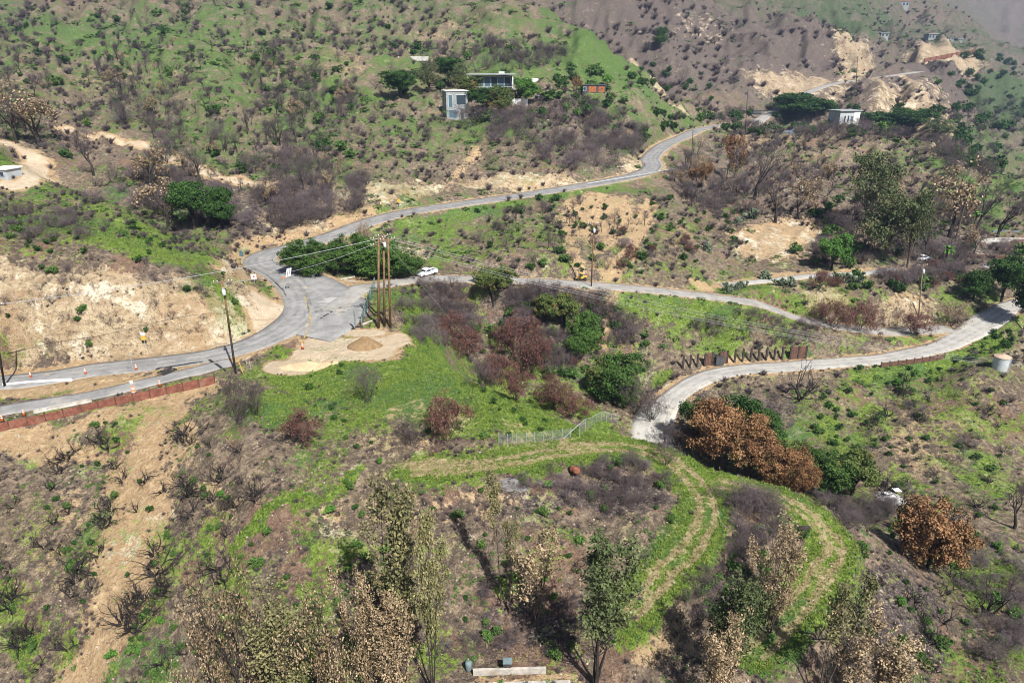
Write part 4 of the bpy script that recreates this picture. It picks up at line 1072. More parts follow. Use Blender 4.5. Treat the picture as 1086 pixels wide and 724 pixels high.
def stone(seed):
    rng = np.random.default_rng(seed)
    v = np.array([(x, y, z) for z in (-1, 1) for x, y in ((-1, -1), (1, -1), (1, 1), (-1, 1))], float) * .5 + rng.normal(size=(8, 3)) * .13; v[4:, :2] *= .65
    q = np.array([(0, 3, 2, 1), (4, 5, 6, 7), (0, 1, 5, 4), (1, 2, 6, 5), (2, 3, 7, 6), (3, 0, 4, 7)]); return v, q, rng.random(6) * .3 + .35
MO = [small_mound(s) for s in range(6)]; TW = [small_twigs(s + 20) for s in range(6)]; TU = [tuft(s + 40) for s in range(8)]; ST = [stone(s + 60) for s in range(6)]
MIDTW = []
for s_ in range(5):
    g_, _ = twig_dome(500 + s_, 7, 2, 3, 3, 0, thick=.014); MIDTW.append(g_.arrays())
MIDMO = [mound(520 + s_, 260, .12).arrays() for s_ in range(5)]
BRTW = [small_twigs(s_ + 80, 44) for s_ in range(6)]
def clear(x, y): return (roadgap(x, y) > .5) & (cover('T', x, y) < .95)
def P3(x, y, sink=.03): return np.stack([x, y, gh(x, y) - sink], 1)
def patch(x, y, s, seed): return fbm(x / s, y / s, seed, 4)
# leftovers of the shrub drifts
for nm, kinds, tm, mt in (('far_burnt_scrub', ('burnt', 'ash', 'char', 'bare', 'bareleaf'), TW, 'burnt'), ('far_green_scrub', ('green', 'bright', 'dkgreen'), MO, 'oakgreen')):
    r = [c for c in REST if c[0] in kinds]
    tm = MIDTW if mt == 'burnt' else MIDMO
    if r: stuff(nm, tm, np.array([tuple(c[1]) for c in r]), np.array([(c[2], c[3]) for c in r]), M[mt])
# hillsides beyond the roads
x, y = scatter(26000, 125, 1300, lambda x, y: clear(x, y) * (.03 + .75 * sstep(.46, .62, patch(x, y, 38, 91)) + .7 * sstep(.42, .62, grid(GUL, x, y))) * (1 - .6 * np.clip(cover('R', x, y), 0, 1)) * (1 - .7 * (cover('G', x, y) > .9)))
s = (.5 + 1.9 * RNG.random(len(x)) ** 2.4) * np.clip(y / 180, .8, 3.0)
stuff('burnt_brush', BRTW, P3(x, y), np.stack([s * 1.3, s * .8], 1), M['burnt'], RNG.random(len(x)))
x, y = scatter(20000, 125, 1300, lambda x, y: clear(x, y) * (.02 + .35 * sstep(.4, .6, grid(GUL, x, y)) + .9 * sstep(.40, .62, patch(x, y, 18, 97))) * (.25 + np.clip(cover('G', x, y), 0, 1)) * (1 - .5 * np.clip(cover('R', x, y), 0, 1)))
s = (.4 + 1.5 * RNG.random(len(x)) ** 2.2) * np.clip(y / 180, .7, 3.0)
stuff('green_brush', MO, P3(x, y), np.stack([s * 1.7, s * .55], 1), M['weed'], RNG.random(len(x)))
# nearer slopes: weeds, twigs, grass
x, y = scatter(42000, 40, 175, lambda x, y: clear(x, y) * sstep(.3, .9, cover('G', x, y) + 1.6 * (patch(x, y, 3.2, 101) - .5)) * .7 * (cover('P', x, y) < .45) * (grid(TRACKMIN, x, y) > 2.2))
s = RNG.uniform(.14, .5, len(x)); stuff('weeds', MO, P3(x, y), np.stack([s * 1.4, s * .8], 1), M['weed'], RNG.random(len(x)))
x, y = scatter(17000, 40, 175, lambda x, y: clear(x, y) * (.25 + sstep(.5, .62, patch(x, y, 4, 107))) * .55 * (1 - .93 * (cover('G', x, y) > .8)))
s = RNG.uniform(.25, .8, len(x)); stuff('charred_twigs', TW, P3(x, y), np.stack([s * 1.3, s * .75], 1), M['burnt'], RNG.random(len(x)))
x, y = scatter(150000, 40, 150, lambda x, y: clear(x, y) * sstep(.5, .95, cover('G', x, y) + 1.0 * (patch(x, y, 2.4, 113) - .5)) * (1 - .92 * (cover('P', x, y) > .4)))
s = RNG.uniform(.16, .42, len(x)); 
MG = leafmat('grass_blades', (.11,.18,.024), (.27,.35,.065)); MS = leafmat('dry_grass_blades', (.22,.17,.07), (.42,.35,.18))
stuff('grass', TU, P3(x, y, .02), np.stack([s * 1.2, s], 1), MG, RNG.random(len(x)))
x, y = scatter(50000, 40, 150, lambda x, y: (roadgap(x, y) > .2) * (cover('T', x, y) < 1.0) * (.08 + sstep(.3, .8, cover('P', x, y))) )
s = RNG.uniform(.14, .4, len(x)); stuff('dry_grass', TU, P3(x, y, .02), np.stack([s * 1.2, s], 1), MS, RNG.random(len(x)))
x, y = scatter(30000, 38, 170, lambda x, y: (roadgap(x, y) > .1) * (.10 + .5 * sstep(.55, .7, patch(x, y, 6, 117)) + .4 * (cover('R', x, y) > .6)) * .7)
s = RNG.uniform(.05, .30, len(x)) ** 1.5 * 1.5
MST = NM('pale_stones'); MST = MST.col(MST.mix(MST.attr('tone'), (.16,.12,.095), (.48,.40,.31)))
stuff('stones', ST, P3(x, y, .0), np.stack([s, s * .7], 1), MST, RNG.random(len(x)))
# ------------------------------------------------------------------ built things
class MB:
    """boxes, tubes, prisms and lathes gathered into one mesh"""
    def __init__(s): s.v = []; s.f = []
    def put(s, co, faces, mt=None):
        n = len(s.v); s.v += [tuple(mt @ Vector(c)) if mt is not None else tuple(c) for c in co]; s.f += [tuple(i + n for i in f) for f in faces]; return s
    def box(s, c, d, rz=0.0, bev=0.0, mt=None):
        x, y, z = d[0] / 2, d[1] / 2, d[2] / 2; b = min(bev, x * .9, y * .9, z * .9)
        m = Matrix.Translation(c) @ Matrix.Rotation(rz, 4, 'Z'); m = mt @ m if mt is not None else m
        if b <= 0:
            co = [(i * x, j * y, k * z) for k in (-1, 1) for i, j in ((-1, -1), (1, -1), (1, 1), (-1, 1))]
            return s.put(co, [(0, 3, 2, 1), (4, 5, 6, 7), (0, 1, 5, 4), (1, 2, 6, 5), (2, 3, 7, 6), (3, 0, 4, 7)], m)
        ring = lambda ix, iy, zz: [(-ix, -iy, zz), (ix, -iy, zz), (ix, iy, zz), (-ix, iy, zz)]
        co = ring(x - b, y - b, -z) + ring(x, y, -z + b) + ring(x, y, z - b) + ring(x - b, y - b, z)
        f = [(3, 2, 1, 0), (12, 13, 14, 15)]
        for r in range(3):
            for k in range(4): a = r * 4; f.append((a + k, a + (k + 1) % 4, a + 4 + (k + 1) % 4, a + 4 + k))
        return s.put(co, f, m)
    def tube(s, a, b, r0, r1=None, n=8, caps=True):
        r1 = r0 if r1 is None else r1; a = Vector(a); b = Vector(b); d = (b - a).normalized()
        e1 = d.cross(Vector((0, 0, 1)) if abs(d.z) < .95 else Vector((1, 0, 0))).normalized(); e2 = d.cross(e1)
        co = [a + r0 * (math.cos(t) * e1 + math.sin(t) * e2) for t in [2 * math.pi * k / n for k in range(n)]] + [b + r1 * (math.cos(t) * e1 + math.sin(t) * e2) for t in [2 * math.pi * k / n for k in range(n)]]
        f = [(k, (k + 1) % n, n + (k + 1) % n, n + k) for k in range(n)]
        if caps: f += [tuple(range(n - 1, -1, -1)), tuple(range(n, 2 * n))]
        return s.put(co, f)
    def lathe(s, prof, c=(0, 0, 0), n=16):
        co = []; f = []; m = len(prof)
        for (r, z) in prof: co += [(c[0] + r * math.cos(2 * math.pi * k / n), c[1] + r * math.sin(2 * math.pi * k / n), c[2] + z) for k in range(n)]
        for j in range(m - 1): f += [(j * n + k, j * n + (k + 1) % n, (j + 1) * n + (k + 1) % n, (j + 1) * n + k) for k in range(n)]
        f += [tuple(range(n - 1, -1, -1)), tuple((m - 1) * n + k for k in range(n))]
        return s.put(co, f)
    def prism(s, prof, axis, a, b, mt=None):
        """profile polygon of (p, q) pushed along axis from a to b"""
        n = len(prof); P = {'x': lambda p, q, t: (t, p, q), 'y': lambda p, q, t: (p, t, q), 'z': lambda p, q, t: (p, q, t)}[axis]
        co = [P(p, q, a) for p, q in prof] + [P(p, q, b) for p, q in prof]
        return s.put(co, [(k, (k + 1) % n, n + (k + 1) % n, n + k) for k in range(n)] + [tuple(range(n - 1, -1, -1)), tuple(range(n, 2 * n))], mt)
    def build(s, name, mat, parent=None, smooth=False):
        me = bpy.data.meshes.new(name); me.from_pydata(s.v, [], s.f); me.materials.append(mat)
        import bmesh
        bm = bmesh.new(); bm.from_mesh(me); bmesh.ops.recalc_face_normals(bm, faces=bm.faces); bm.to_mesh(me); bm.free()
        if smooth: me.polygons.foreach_set('use_smooth', np.ones(len(me.polygons), bool))
        return link(name, me, parent)
def empty(name, loc, label, cat, group=None, rz=0.0):
    o = bpy.data.objects.new(name, None); COL.objects.link(o); o.location = loc; o.rotation_euler = (0, 0, rz); o.empty_display_size = .4
    return tag(o, label, cat, group)
def copy_tree(o, parent=None):
    c = o.copy(); COL.objects.link(c); c.parent = parent
    for ch in [q for q in bpy.data.objects if q.parent == o]: copy_tree(ch, c)
    return c
def at(px, py, Y):
    u, t = ray(px, py); return Vector((u * Y, Y, t * Y))
Q = {
 'pole': plain('weathered_pole_wood', (.17,.10,.055), .9, .4, 3), 'polechar': plain('charred_pole_wood', (.035,.03,.028), .9, .5, 3), 'arm': plain('crossarm_wood', (.20,.15,.11), .9, .3, 4),
 'porcelain': plain('white_porcelain', (.75,.76,.76), .3, .05), 'can': plain('grey_transformer_paint', (.62,.64,.65), .45, .1), 'wire': plain('aluminium_wire', (.36,.37,.38), .5, .1), 'steel': plain('galvanised_steel', (.42,.44,.45), .5, .25, 3, .4),
 'darksteel': plain('burnt_steel', (.05,.042,.04), .8, .5, 4), 'orange': plain('orange_plastic', (.85,.16,.03), .5, .12), 'white': plain('white_reflective_band', (.8,.8,.78), .5, .08), 'rubber': plain('black_rubber', (.03,.03,.03), .8, .3),
 'redwood': plain('red_brown_lagging_boards', (.19,.075,.052), .85, .35, 1.5, dirt=(.24,.15,.10)), 'lag': plain('old_lagging_boards', (.12,.065,.045), .9, .4, 2), 'concrete': plain('pale_concrete', (.52,.50,.46), .9, .2, .8, dirt=(.36,.31,.25)), 'palegrey': plain('pale_grey_render', (.25,.265,.27), .85, .12, .6, dirt=(.36,.36,.35)), 'dirtycon': plain('dirty_concrete', (.36,.33,.29), .9, .3, 1.2, dirt=(.27,.21,.15)), 'kwhite': plain('white_barrier_concrete', (.72,.71,.68), .85, .12, 1, dirt=(.5,.45,.38)),
 'blue': plain('blue_sign_paint', (.05,.19,.42), .5, .15), 'bluegrey': plain('blue_grey_plastic', (.14,.18,.19), .5, .2), 'yellow': plain('yellow_paint', (.48,.32,.06), .5, .15), 'red': plain('red_sign_paint', (.6,.05,.04), .5, .15),
 'glass': plain('dark_window_glass', (.035,.05,.065), .12, .2), 'blueglass': plain('pale_blue_window_glass', (.08,.13,.16), .15, .2), 'plaster': plain('white_plaster', (.70,.69,.66), .85, .08, .5, dirt=(.55,.52,.48)), 'greyplaster': plain('grey_plaster', (.36,.38,.39), .85, .15, .5), 'roofgrey': plain('grey_roof_felt', (.34,.36,.36), .9, .2, .5), 'darkwall': plain('dark_house_panel', (.07,.075,.08), .7, .25),
 'rustpanel': plain('orange_rusted_panel', (.33,.11,.045), .75, .3, 1), 'rust': plain('rusty_iron', (.19,.075,.045), .9, .4, 3), 'tile': plain('terracotta_roof', (.38,.17,.10), .9, .3), 'tank': plain('galvanised_tank_sheet', (.50,.54,.55), .45, .15, 1.0, .25, dirt=(.40,.34,.28)), 'tanroof': plain('rust_stained_tank_roof', (.42,.30,.22), .7, .25),
 'wood': plain('grey_timber', (.40,.36,.30), .9, .3, 3), 'tarp': plain('blue_grey_tarp', (.14,.17,.23), .7, .3), 'pileb': None, 'palm': plain('palm_trunk', (.10,.075,.06), .95, .4, 6), 'vwhite': plain('white_car_paint', (.75,.76,.77), .3, .04), 'chrome': plain('bright_metal', (.6,.6,.6), .3, .1, 2, .8), 'lampred': plain('red_tail_lamp', (.45,.02,.02), .3, .1),
}
# ---- utility poles
def pole(px, pb, px2, pt, label, Y=None, kind='pole', r=.17, arms=1, can=False, char=.0, az=.4, group='wooden utility poles', ins=True):
    p = hit(px, pb) if Y is None else at(px, pb, Y)
    if Y is not None: p.z = float(gh(p.x, p.y))
    u2, t2 = ray(px2, pt); top = Vector((u2 * p.y, p.y, t2 * p.y))
    o = empty('utility_pole', p, label, 'utility pole', group); d = top - p; dn = d.normalized()
    m = MB()
    if char > 0:
        MB().tube(-dn * .5, d * char, r, r * (1 - .25 * char), 10).build('charred_shaft', Q['polechar'], o, True); m.tube(d * char, d, r * (1 - .25 * char) * 1.002, r * .72, 10)
    else: m.tube(-dn * .5, d, r, r * .72, 10)
    m.build('shaft', Q[kind], o, True)
    ax = Vector((math.cos(az), math.sin(az), 0)); ay = Vector((-math.sin(az), math.cos(az), 0))
    for k in range(arms):
        c = d - dn * (.35 + 1.0 * k) + ay * (r * 1.1)
        a = MB(); a.box(c, (2.6, .11, .14), az); a.tube(c - ax * .7 - Vector((0, 0, .03)), c - dn * .75 - ay * .06, .025); a.tube(c + ax * .7 - Vector((0, 0, .03)), c - dn * .75 - ay * .06, .025)
        ar = a.build('crossarm', Q['arm'], o)
        if ins:
            for e in (-1.2, -.75, .75, 1.2):
                q = c + ax * e + Vector((0, 0, .07)); MB().lathe([(.03, 0), (.035, .05), (.08, .07), (.05, .12), (.085, .14), (.05, .2), (.02, .24)], q, 8).build('insulator', Q['porcelain'], ar, True)
    if can:
        c = d - dn * 1.7 - ay * (r + .26)
        t = MB().lathe([(.0, -.42), (.2, -.42), (.25, -.38), (.25, .36), (.2, .42), (.05, .44)], c, 12).build('transformer', Q['can'], o, True)
        MB().tube(c + Vector((.08, 0, .42)), c + Vector((.1, 0, .68)), .035, .03, 6).tube(c + Vector((-.08, 0, .42)), c + Vector((-.1, 0, .68)), .035, .03, 6).build('bushing', Q['porcelain'], t, True)
    return p, top, o
p1, t1, _ = pole(401.5, 348, 401.5, 251, 'left one of the three poles by the dirt pile', None, 'pole', .22, 2, False, 0, .55)
p2, t2, _ = pole(407.8, 345.5, 406.8, 248, 'middle one of the three poles by the dirt pile', None, 'pole', .21, 2, True, 0, .55)
p3, t3, o3 = pole(414.0, 347.5, 411.5, 252, 'right one of the three poles by the dirt pile', None, 'pole', .21, 1, False, .0, .55)
MB().tube((.05, 0, 5.6), (1.2, -.2, -.2), .07, .07, 8).build('brace', Q['pole'], o3)
p4, t4, _ = pole(250, 396, 236, 297, 'leaning pole with charred lower half beside the left road', None, 'pole', .17, 1, True, .46, .3)
p5, t5, _ = pole(5, 410, -9, 322, 'dark leaning pole cut by the left edge of the photo', None, 'polechar', .16, 1, False, 0, .3)
p6, t6, _ = pole(627, 304, 630, 236, 'pole standing beside the side road next to the yellow loader', None, 'pole', .16, 1, True, .0, .2)
p7, t7, _ = pole(974, 337, 979, 280, 'grey pole with white insulators at the right road fork', None, 'arm', .15, 1, True, 0, .1)
p8, t8, _ = pole(908, 89, 909.5, 60, 'far pole on the canyon road bend by the ochre cut', None, 'polechar', .2, 1, False, 0, .2, ins=False)
p9, t9, _ = pole(791, 136, 793, 97, 'far pole among the ruins by the road bend', 330, 'polechar', .17, 1, False, 0, .2, ins=False)
p10, t10, _ = pole(733, 178, 735, 138, 'far pole below the upper road bend', None, 'polechar', .16, 1, False, 0, .2, ins=False)
# ---- wires: hung things of their own
def wire(a, b, sag, label, r=.022, group=None, name='power_line', mat='wire', cat='power line'):
    a = Vector(a); b = Vector(b); m = MB(); n = 18; P = []
    for k in range(n + 1):
        t = k / n; q = a.lerp(b, t); q.z -= sag * 4 * t * (1 - t); P.append(q - a)
    for k in range(n): m.tube(P[k], P[k + 1], r, r, 5, False)
    o = m.build(name, Q[mat], None, True); o.location = a; return tag(o, label, cat, group)
wire(t1 + Vector((0, 0, -.3)), t5 + Vector((0, 0, -.2)), .9, 'thick pale cable slung from the three poles to the left edge pole', .036)
off = at(1215, 396, 138)
for k, dz in enumerate((0, -.75, -1.25, -1.75)):
    s = (t2, t2, t3, t3)[k] + Vector((.2 * k, .3, -.3 - .45 * k))
    wire(s, off + Vector((0, .5 * k, dz * .55 + .3)), 4.2 + .1 * k, 'thin power line in the bundle running right over the side road', .019, 'power lines running right over the side road')
wire(t1 + Vector((0, 0, -.8)), t4 + Vector((0, 0, -.5)), 1.0, 'thin power line from the three poles to the leaning pole', .02)
gd = hit(519, 388)
wire(t3 + Vector((0, 0, -1.2)), gd, .05, 'guy wire from the three poles down into the ravine', .018, None, 'guy_wire', 'steel', 'guy wire')
def guard(p, d, label):
    d = Vector(d).normalized(); m = MB().tube((0, 0, 0), d * 2.4, .07, .07, 8); o = m.build('guy_guard', Q['yellow']); o.location = p; tag(o, label, 'guy guard')
guard(gd, t3 - gd, 'yellow tube guarding the guy wire in the ravine')
q = hit(258, 396); guard(q, (-.2, 0, 1), 'yellow tube guard beside the leaning pole foot')
# ---- retaining wall with red-brown panels, between pixel points on the ground
def lagging(name, pts, pan, h, label, mp, mq, post_r=.10, tilt=0.0, up=.0, missing=(), postup=.15):
    W = catmull([tuple(hit(*p)) for p in pts], .5); s = np.concatenate([[0], np.cumsum(np.linalg.norm(np.diff(W[:, :2], axis=0), axis=1))])
    n = max(2, int(round(s[-1] / pan))); S = [Vector([np.interp(s[-1] * k / n, s, W[:, i]) for i in range(3)]) for k in range(n + 1)]
    o = empty(name, S[n // 2], label, 'retaining wall'); c0 = S[n // 2]
    for k in range(n + 1):
        q = S[k] - c0; MB().box(q + Vector((0, 0, h / 2 + up - .2)), (post_r * 2, post_r * 2.2, h + .4 + postup * 2)).build('post', Q[mq], o)
        if k < n and k not in missing:
            a, b = S[k] - c0, S[k + 1] - c0; d = b - a; L_ = math.hypot(d.x, d.y); rz = math.atan2(d.y, d.x); sl = d.z / L_
            mt = Matrix.Translation((a + b) / 2) @ Matrix.Rotation(rz, 4, 'Z'); bd = MB(); nb = max(3, int(h / .28))
            for j in range(nb):
                z0 = up - .25 + (h + .25) * j / nb; z1 = up - .25 + (h + .25) * (j + 1) / nb - .015; e = L_ / 2 - post_r - .003; y0 = -.045 + .012 * ((j * 7 + k) % 3)
                bd.put([(x * e, y0 + yy * .05, zz + x * e * sl) for zz in (z0, z1) for x, yy in ((-1, -1), (1, -1), (1, 1), (-1, 1))], [(0, 3, 2, 1), (4, 5, 6, 7), (0, 1, 5, 4), (1, 2, 6, 5), (2, 3, 7, 6), (3, 0, 4, 7)], mt)
            bd.build('panel', Q[mp], o)
    return o
lagging('retaining_wall', [(-30,463),(0,457),(60,444),(120,430),(175,418),(228,406)], 2.1, 1.15, 'red brown board retaining wall along the lower left road', 'redwood', 'lag', .07)
lagging('retaining_wall', [(934,389.5),(960,386.5),(985,383),(1001,380)], 1.9, 1.3, 'low brown board wall under the pale road edge at right', 'lag', 'darksteel', .1, up=-.2)
w_ = lagging('burnt_retaining_wall', [(724,391),(750,387.5),(775,384.5),(800,382.5),(830,381),(854,380)], 1.82, 2.9, 'row of burnt black posts holding the eroded bank above the pale road', 'lag', 'darksteel', .17, missing=(0, 1, 2, 4, 6, 7, 8, 9, 10, 11, 12, 13), postup=.1)
q = hit(763, 388); o = empty('burnt_cabinet', q, 'dark burnt metal cabinet standing between the black wall posts', 'cabinet')
MB().box((0, .4, 1.0), (1.7, .9, 2.1), 0, .03).build('body', Q['darksteel'], o); MB().box((-.42, -.07, 1.0), (.8, .04, 1.9)).build('door', Q['darkwall'], o); MB().box((.42, -.07, 1.0), (.8, .04, 1.9)).build('door', Q['darkwall'], o)
lagging('guard_wall', [(980,66),(1010,60),(1042,55)], 9, 3.0, 'far dark red retaining wall across the canyon road cut', 'redwood', 'darksteel', .25)
# ---- concrete barriers
def krail(pts, h, label, mat, seg=3.0, w=.6, gapz=0.0):
    W = catmull([tuple(hit(*p)) for p in pts], .5); s = np.concatenate([[0], np.cumsum(np.linalg.norm(np.diff(W[:, :2], axis=0), axis=1))]); n = max(1, int(s[-1] / seg))
    for k in range(n):
        a, b = [Vector([np.interp(x, s, W[:, i]) for i in range(3)]) for x in (s[-1] * k / n + .03, s[-1] * (k + 1) / n - .03)]
        d = b - a; rz = math.atan2(d.y, d.x); L_ = d.length; pr = [(-w / 2, 0), (w / 2, 0), (w / 2, .08), (w * .2, h * .4), (w * .14, h), (-w * .14, h), (-w * .2, h * .4), (-w / 2, .08)]
        o = MB().prism(pr, 'x', -L_ / 2, L_ / 2).build('concrete_barrier', Q[mat]); o.location = (a + b) / 2 + Vector((0, 0, gapz)); o.rotation_euler = (0, -math.atan2(d.z, math.hypot(d.x, d.y)), rz)
        tag(o, label, 'barrier', label)
krail([(3,409),(40,405.5),(77,403.5)], .38, 'white concrete barrier piece along the left road edge', 'kwhite', 3.0, .4)
krail([(36,438),(66,431.5),(98,425.5)], .5, 'low grey kerb piece beside the lower left branch road', 'dirtycon', 4, .5)
# ---- cones and posts
def cone_parts(o, h=.95):
    MB().box((0, 0, .03), (.42, .42, .06), 0, .01).build('base', Q['rubber'], o)
    MB().lathe([(.17, .06), (.035, h)], (0, 0, 0), 14).build('cone_body', Q['orange'], o, True)
    for z in (.45, .68):
        r0 = .17 - (.135) * (z - .06) / (h - .06) + .004; r1 = .17 - .135 * (z + .13 - .06) / (h - .06) + .004
        MB().lathe([(r0, z), (r1, z + .13)], (0, 0, 0), 14).build('band', Q['white'], o, True)
CN = [(33,400.5,'traffic cone on the left road beside the white barrier, nearest its left end',1),(91,397,'traffic cone just past the right end of the white barrier',1),(145,392.5,'traffic cone at the edge of the left road above the tall marker',1),
 (170,410,'traffic cone on the lower branch road right of the tall marker',1),(26,441,'traffic cone on the lower branch road behind the red wall, near the left edge',1),(3,447,'traffic cone nearest the left edge behind the red wall',1),(321,370,'small traffic cone at the broken pavement edge below the junction',1),(404,219,'traffic cone on the upper road shoulder near the yellow sign',1.2)]
cp = None
for (px, py, lab, sc) in CN:
    p = hit(px, py)
    if cp is None: cp = empty('traffic_cone', p, lab, 'traffic cone', 'orange traffic cones along the roads'); cone_parts(cp); c = cp
    else: c = copy_tree(cp); c['label'] = lab
    c.location = p; c.scale = (sc * 1.15,) * 3
p = hit(142, 417); o = empty('channelizer_barrel', p, 'tall orange and white striped marker drum on the lower branch road', 'traffic drum')
MB().lathe([(.36, 0), (.36, .06), (.3, .07)], (0, 0, 0), 14).build('base', Q['rubber'], o); b = MB().lathe([(.29, .07), (.27, .55), (.25, .56), (.23, 1.05), (.12, 1.1)], (0, 0, 0), 16).build('drum_body', Q['orange'], o, True)
for z in (.2, .62, .84): MB().lathe([(.292 if z < .5 else .255, z), (.282 if z < .5 else .245, z + .13)], (0, 0, 0), 16).build('band', Q['white'], b, True)
MB().tube((0, 0, 1.1), (0, 0, 1.7), .03).build('staff', Q['steel'], o); MB().box((0, 0, 1.75), (.42, .04, .42), .2).build('marker_plate', Q['white'], o)
def signpost(px, pb, h, label, build, cat='road sign', Y=None, rz=0.1):
    p = hit(px, pb); o = empty('road_sign', p, label, cat, None, rz); MB().tube((0, 0, -.3), (0, 0, h), .045, .045, 8).build('post', Q['steel'], o); build(o, h); return o
def b_street(o, h):
    for dz, r in ((0, .15), (-.55, .15)): MB().box((0, -.06, h + dz - .1), (.85, .03, .5), 0, .01).build('sign_plate', Q['blueglass'], o)
    MB().box((0, 0, h + .35), (.55, .03, .3), 1.4).build('name_plate', Q['blue'], o)
def b_white_red(o, h):
    s = MB().box((0, -.06, h - .35), (1.0, .03, 1.0), 0, .01).build('sign_plate', Q['white'], o); MB().box((.03, -.08, h - .3), (.34, .012, .34), .0).build('red_mark', Q['red'], s)
def b_yellow(o, h):
    MB().box((0, -.06, h - .2), (.62, .03, .55), 0, .01).build('white_plate', Q['white'], o); MB().box((0, -.06, h - .9), (.75, .03, .75), 0, .01).build('yellow_plate', Q['yellow'], o)
def b_diamond(o, h):
    m = MB().prism([(0, -.62), (.62, 0), (0, .62), (-.62, 0)], 'y', -.07, -.04, Matrix.Translation((0, 0, h - .4))); m.build('sign_plate', Q['yellow'], o)
def b_thin(o, h): MB().box((0, -.04, h - .15), (.12, .02, .3)).build('reflector', Q['steel'], o)
signpost(258, 283, 3.2, 'post with pale blue plates at the far side of the junction bend', b_street)
signpost(270, 300, 1.6, 'white square sign with a red mark on the cut bank', b_white_red)
signpost(155, 371, 3.0, 'yellow and white sign plates at the cliff foot', b_yellow)
signpost(423.5, 219, 2.0, 'yellow diamond sign beside the upper road', b_diamond)
signpost(141.5, 393, 3.0, 'thin bare metal post beside the left road', b_thin); signpost(262, 389, 2.6, 'thin bare metal post right of the leaning pole', b_thin); signpost(266, 392, 1.4, 'short dark post right of the leaning pole', b_thin)
p = hit(302.5, 310); o = empty('barricade_sign', p, 'white slatted arrow board on a tall post in the junction', 'road sign'); MB().tube((0, 0, -.2), (0, 0, 2.9), .05).build('post', Q['steel'], o); MB().box((0, -.02, 2.95), (.5, .1, .28)).build('orange_base', Q['orange'], o)
for k in range(3): MB().box((.12 + .32 * (k - 1), -.05, 4.0 + .15 * k), (.2, .05, 1.7), 0).build('white_slat', Q['white'], o).rotation_euler = (0, .25, 0)
p = hit(376, 349); o = empty('blue_banner', p, 'tall narrow blue banner post beside the dirt pile', 'banner'); MB().tube((0, 0, -.2), (0, 0, 3.4), .04).build('post', Q['steel'], o); MB().prism([(.045, .6), (.30, .8), (.32, 2.6), (.2, 3.2), (.045, 3.5)], 'y', -.02, .02).build('flag_panel', Q['bluegrey'], o); MB().box((-.2, 0, .12), (.55, .4, .25), .3, .06).build('sandbag', Q['rubber'], o)
# ---- temporary fence at the junction, chain link fence on the meadow
def chainmat(name, c, op):
    n = NM(name); oc = n.objco(); sep = n.new('ShaderNodeSeparateXYZ'); n.put(sep.inputs[0], oc)
    h = n.math('ADD', n.math('MULTIPLY', sep.outputs[0], 1.0), n.math('MULTIPLY', sep.outputs[1], .7))
    a = n.math('PINGPONG', n.math('ADD', h, sep.outputs[2]), .06); b = n.math('PINGPONG', n.math('SUBTRACT', h, sep.outputs[2]), .06)
    k = n.math('LESS_THAN', n.math('MINIMUM', a, b), op); n.put(n.b.inputs['Alpha'], k); n.put(n.b.inputs['Metallic'], .3); return n.col(c)
QC = chainmat('chain_link_wire', (.30,.32,.32), .006); QG = chainmat('green_chain_link', (.13,.24,.20), .02)
def fence(name, pts, h, label, step, mesh, rail=True, post='steel', feet=False, cat='fence', tops=None):
    S = [hit(*p) for p in pts]; o = empty(name, S[0], label, cat); c0 = S[0]
    for k, q in enumerate(S):
        hh = h if tops is None else tops[k]; q = q - c0; MB().tube(q - Vector((0, 0, .3)), q + Vector((0, 0, hh)), .035, .035, 6).build('post', Q[post], o)
        if feet: MB().box(q + Vector((-.55, 0, .07)), (1.3, .25, .14), .15).build('foot', Q['rubber'], o)
        if k:
            a = S[k - 1] - c0; h0 = h if tops is None else tops[k - 1]
            MB().put([a + Vector((0, 0, .05)), q + Vector((0, 0, .05)), q + Vector((0, 0, hh - .04)), a + Vector((0, 0, h0 - .04))], [(0, 1, 2, 3)]).build('mesh_panel', mesh, o)
            if rail: MB().tube(a + Vector((0, 0, h0)), q + Vector((0, 0, hh)), .025, .025, 6).build('rail', Q[post], o)
    return o
fence('temporary_fence', [(384,347),(387,337),(390.5,327),(393.5,317),(398,306)], 2.3, 'greenish temporary mesh fence with black feet left of the three poles', 0, QG, True, 'steel', True)
fence('chain_link_fence', [(529,470),(538.5,471),(548,470),(558,470),(567,469),(576.6,468),(586,467),(596,465.5),(605,464)], 1.5, 'low chain link fence across the meadow track', 0, QC, False)
fence('chain_link_fence', [(614.5,463),(620.5,457.5),(627.6,452),(632.7,448),(637.5,446.5),(643,446.5),(648,448),(655,450)], 1.9, 'taller chain link fence corner at the crest of the ridge', 0, QC, True)
a, b = hit(597, 466), hit(615, 458); o = MB().tube((0, 0, .1), (b - a) + Vector((0, 0, 1.3)), .05, .05, 8).build('fence_pipe', Q['steel']); o.location = a; tag(o, 'loose pale pipe leaning between the two chain link fences', 'pipe')
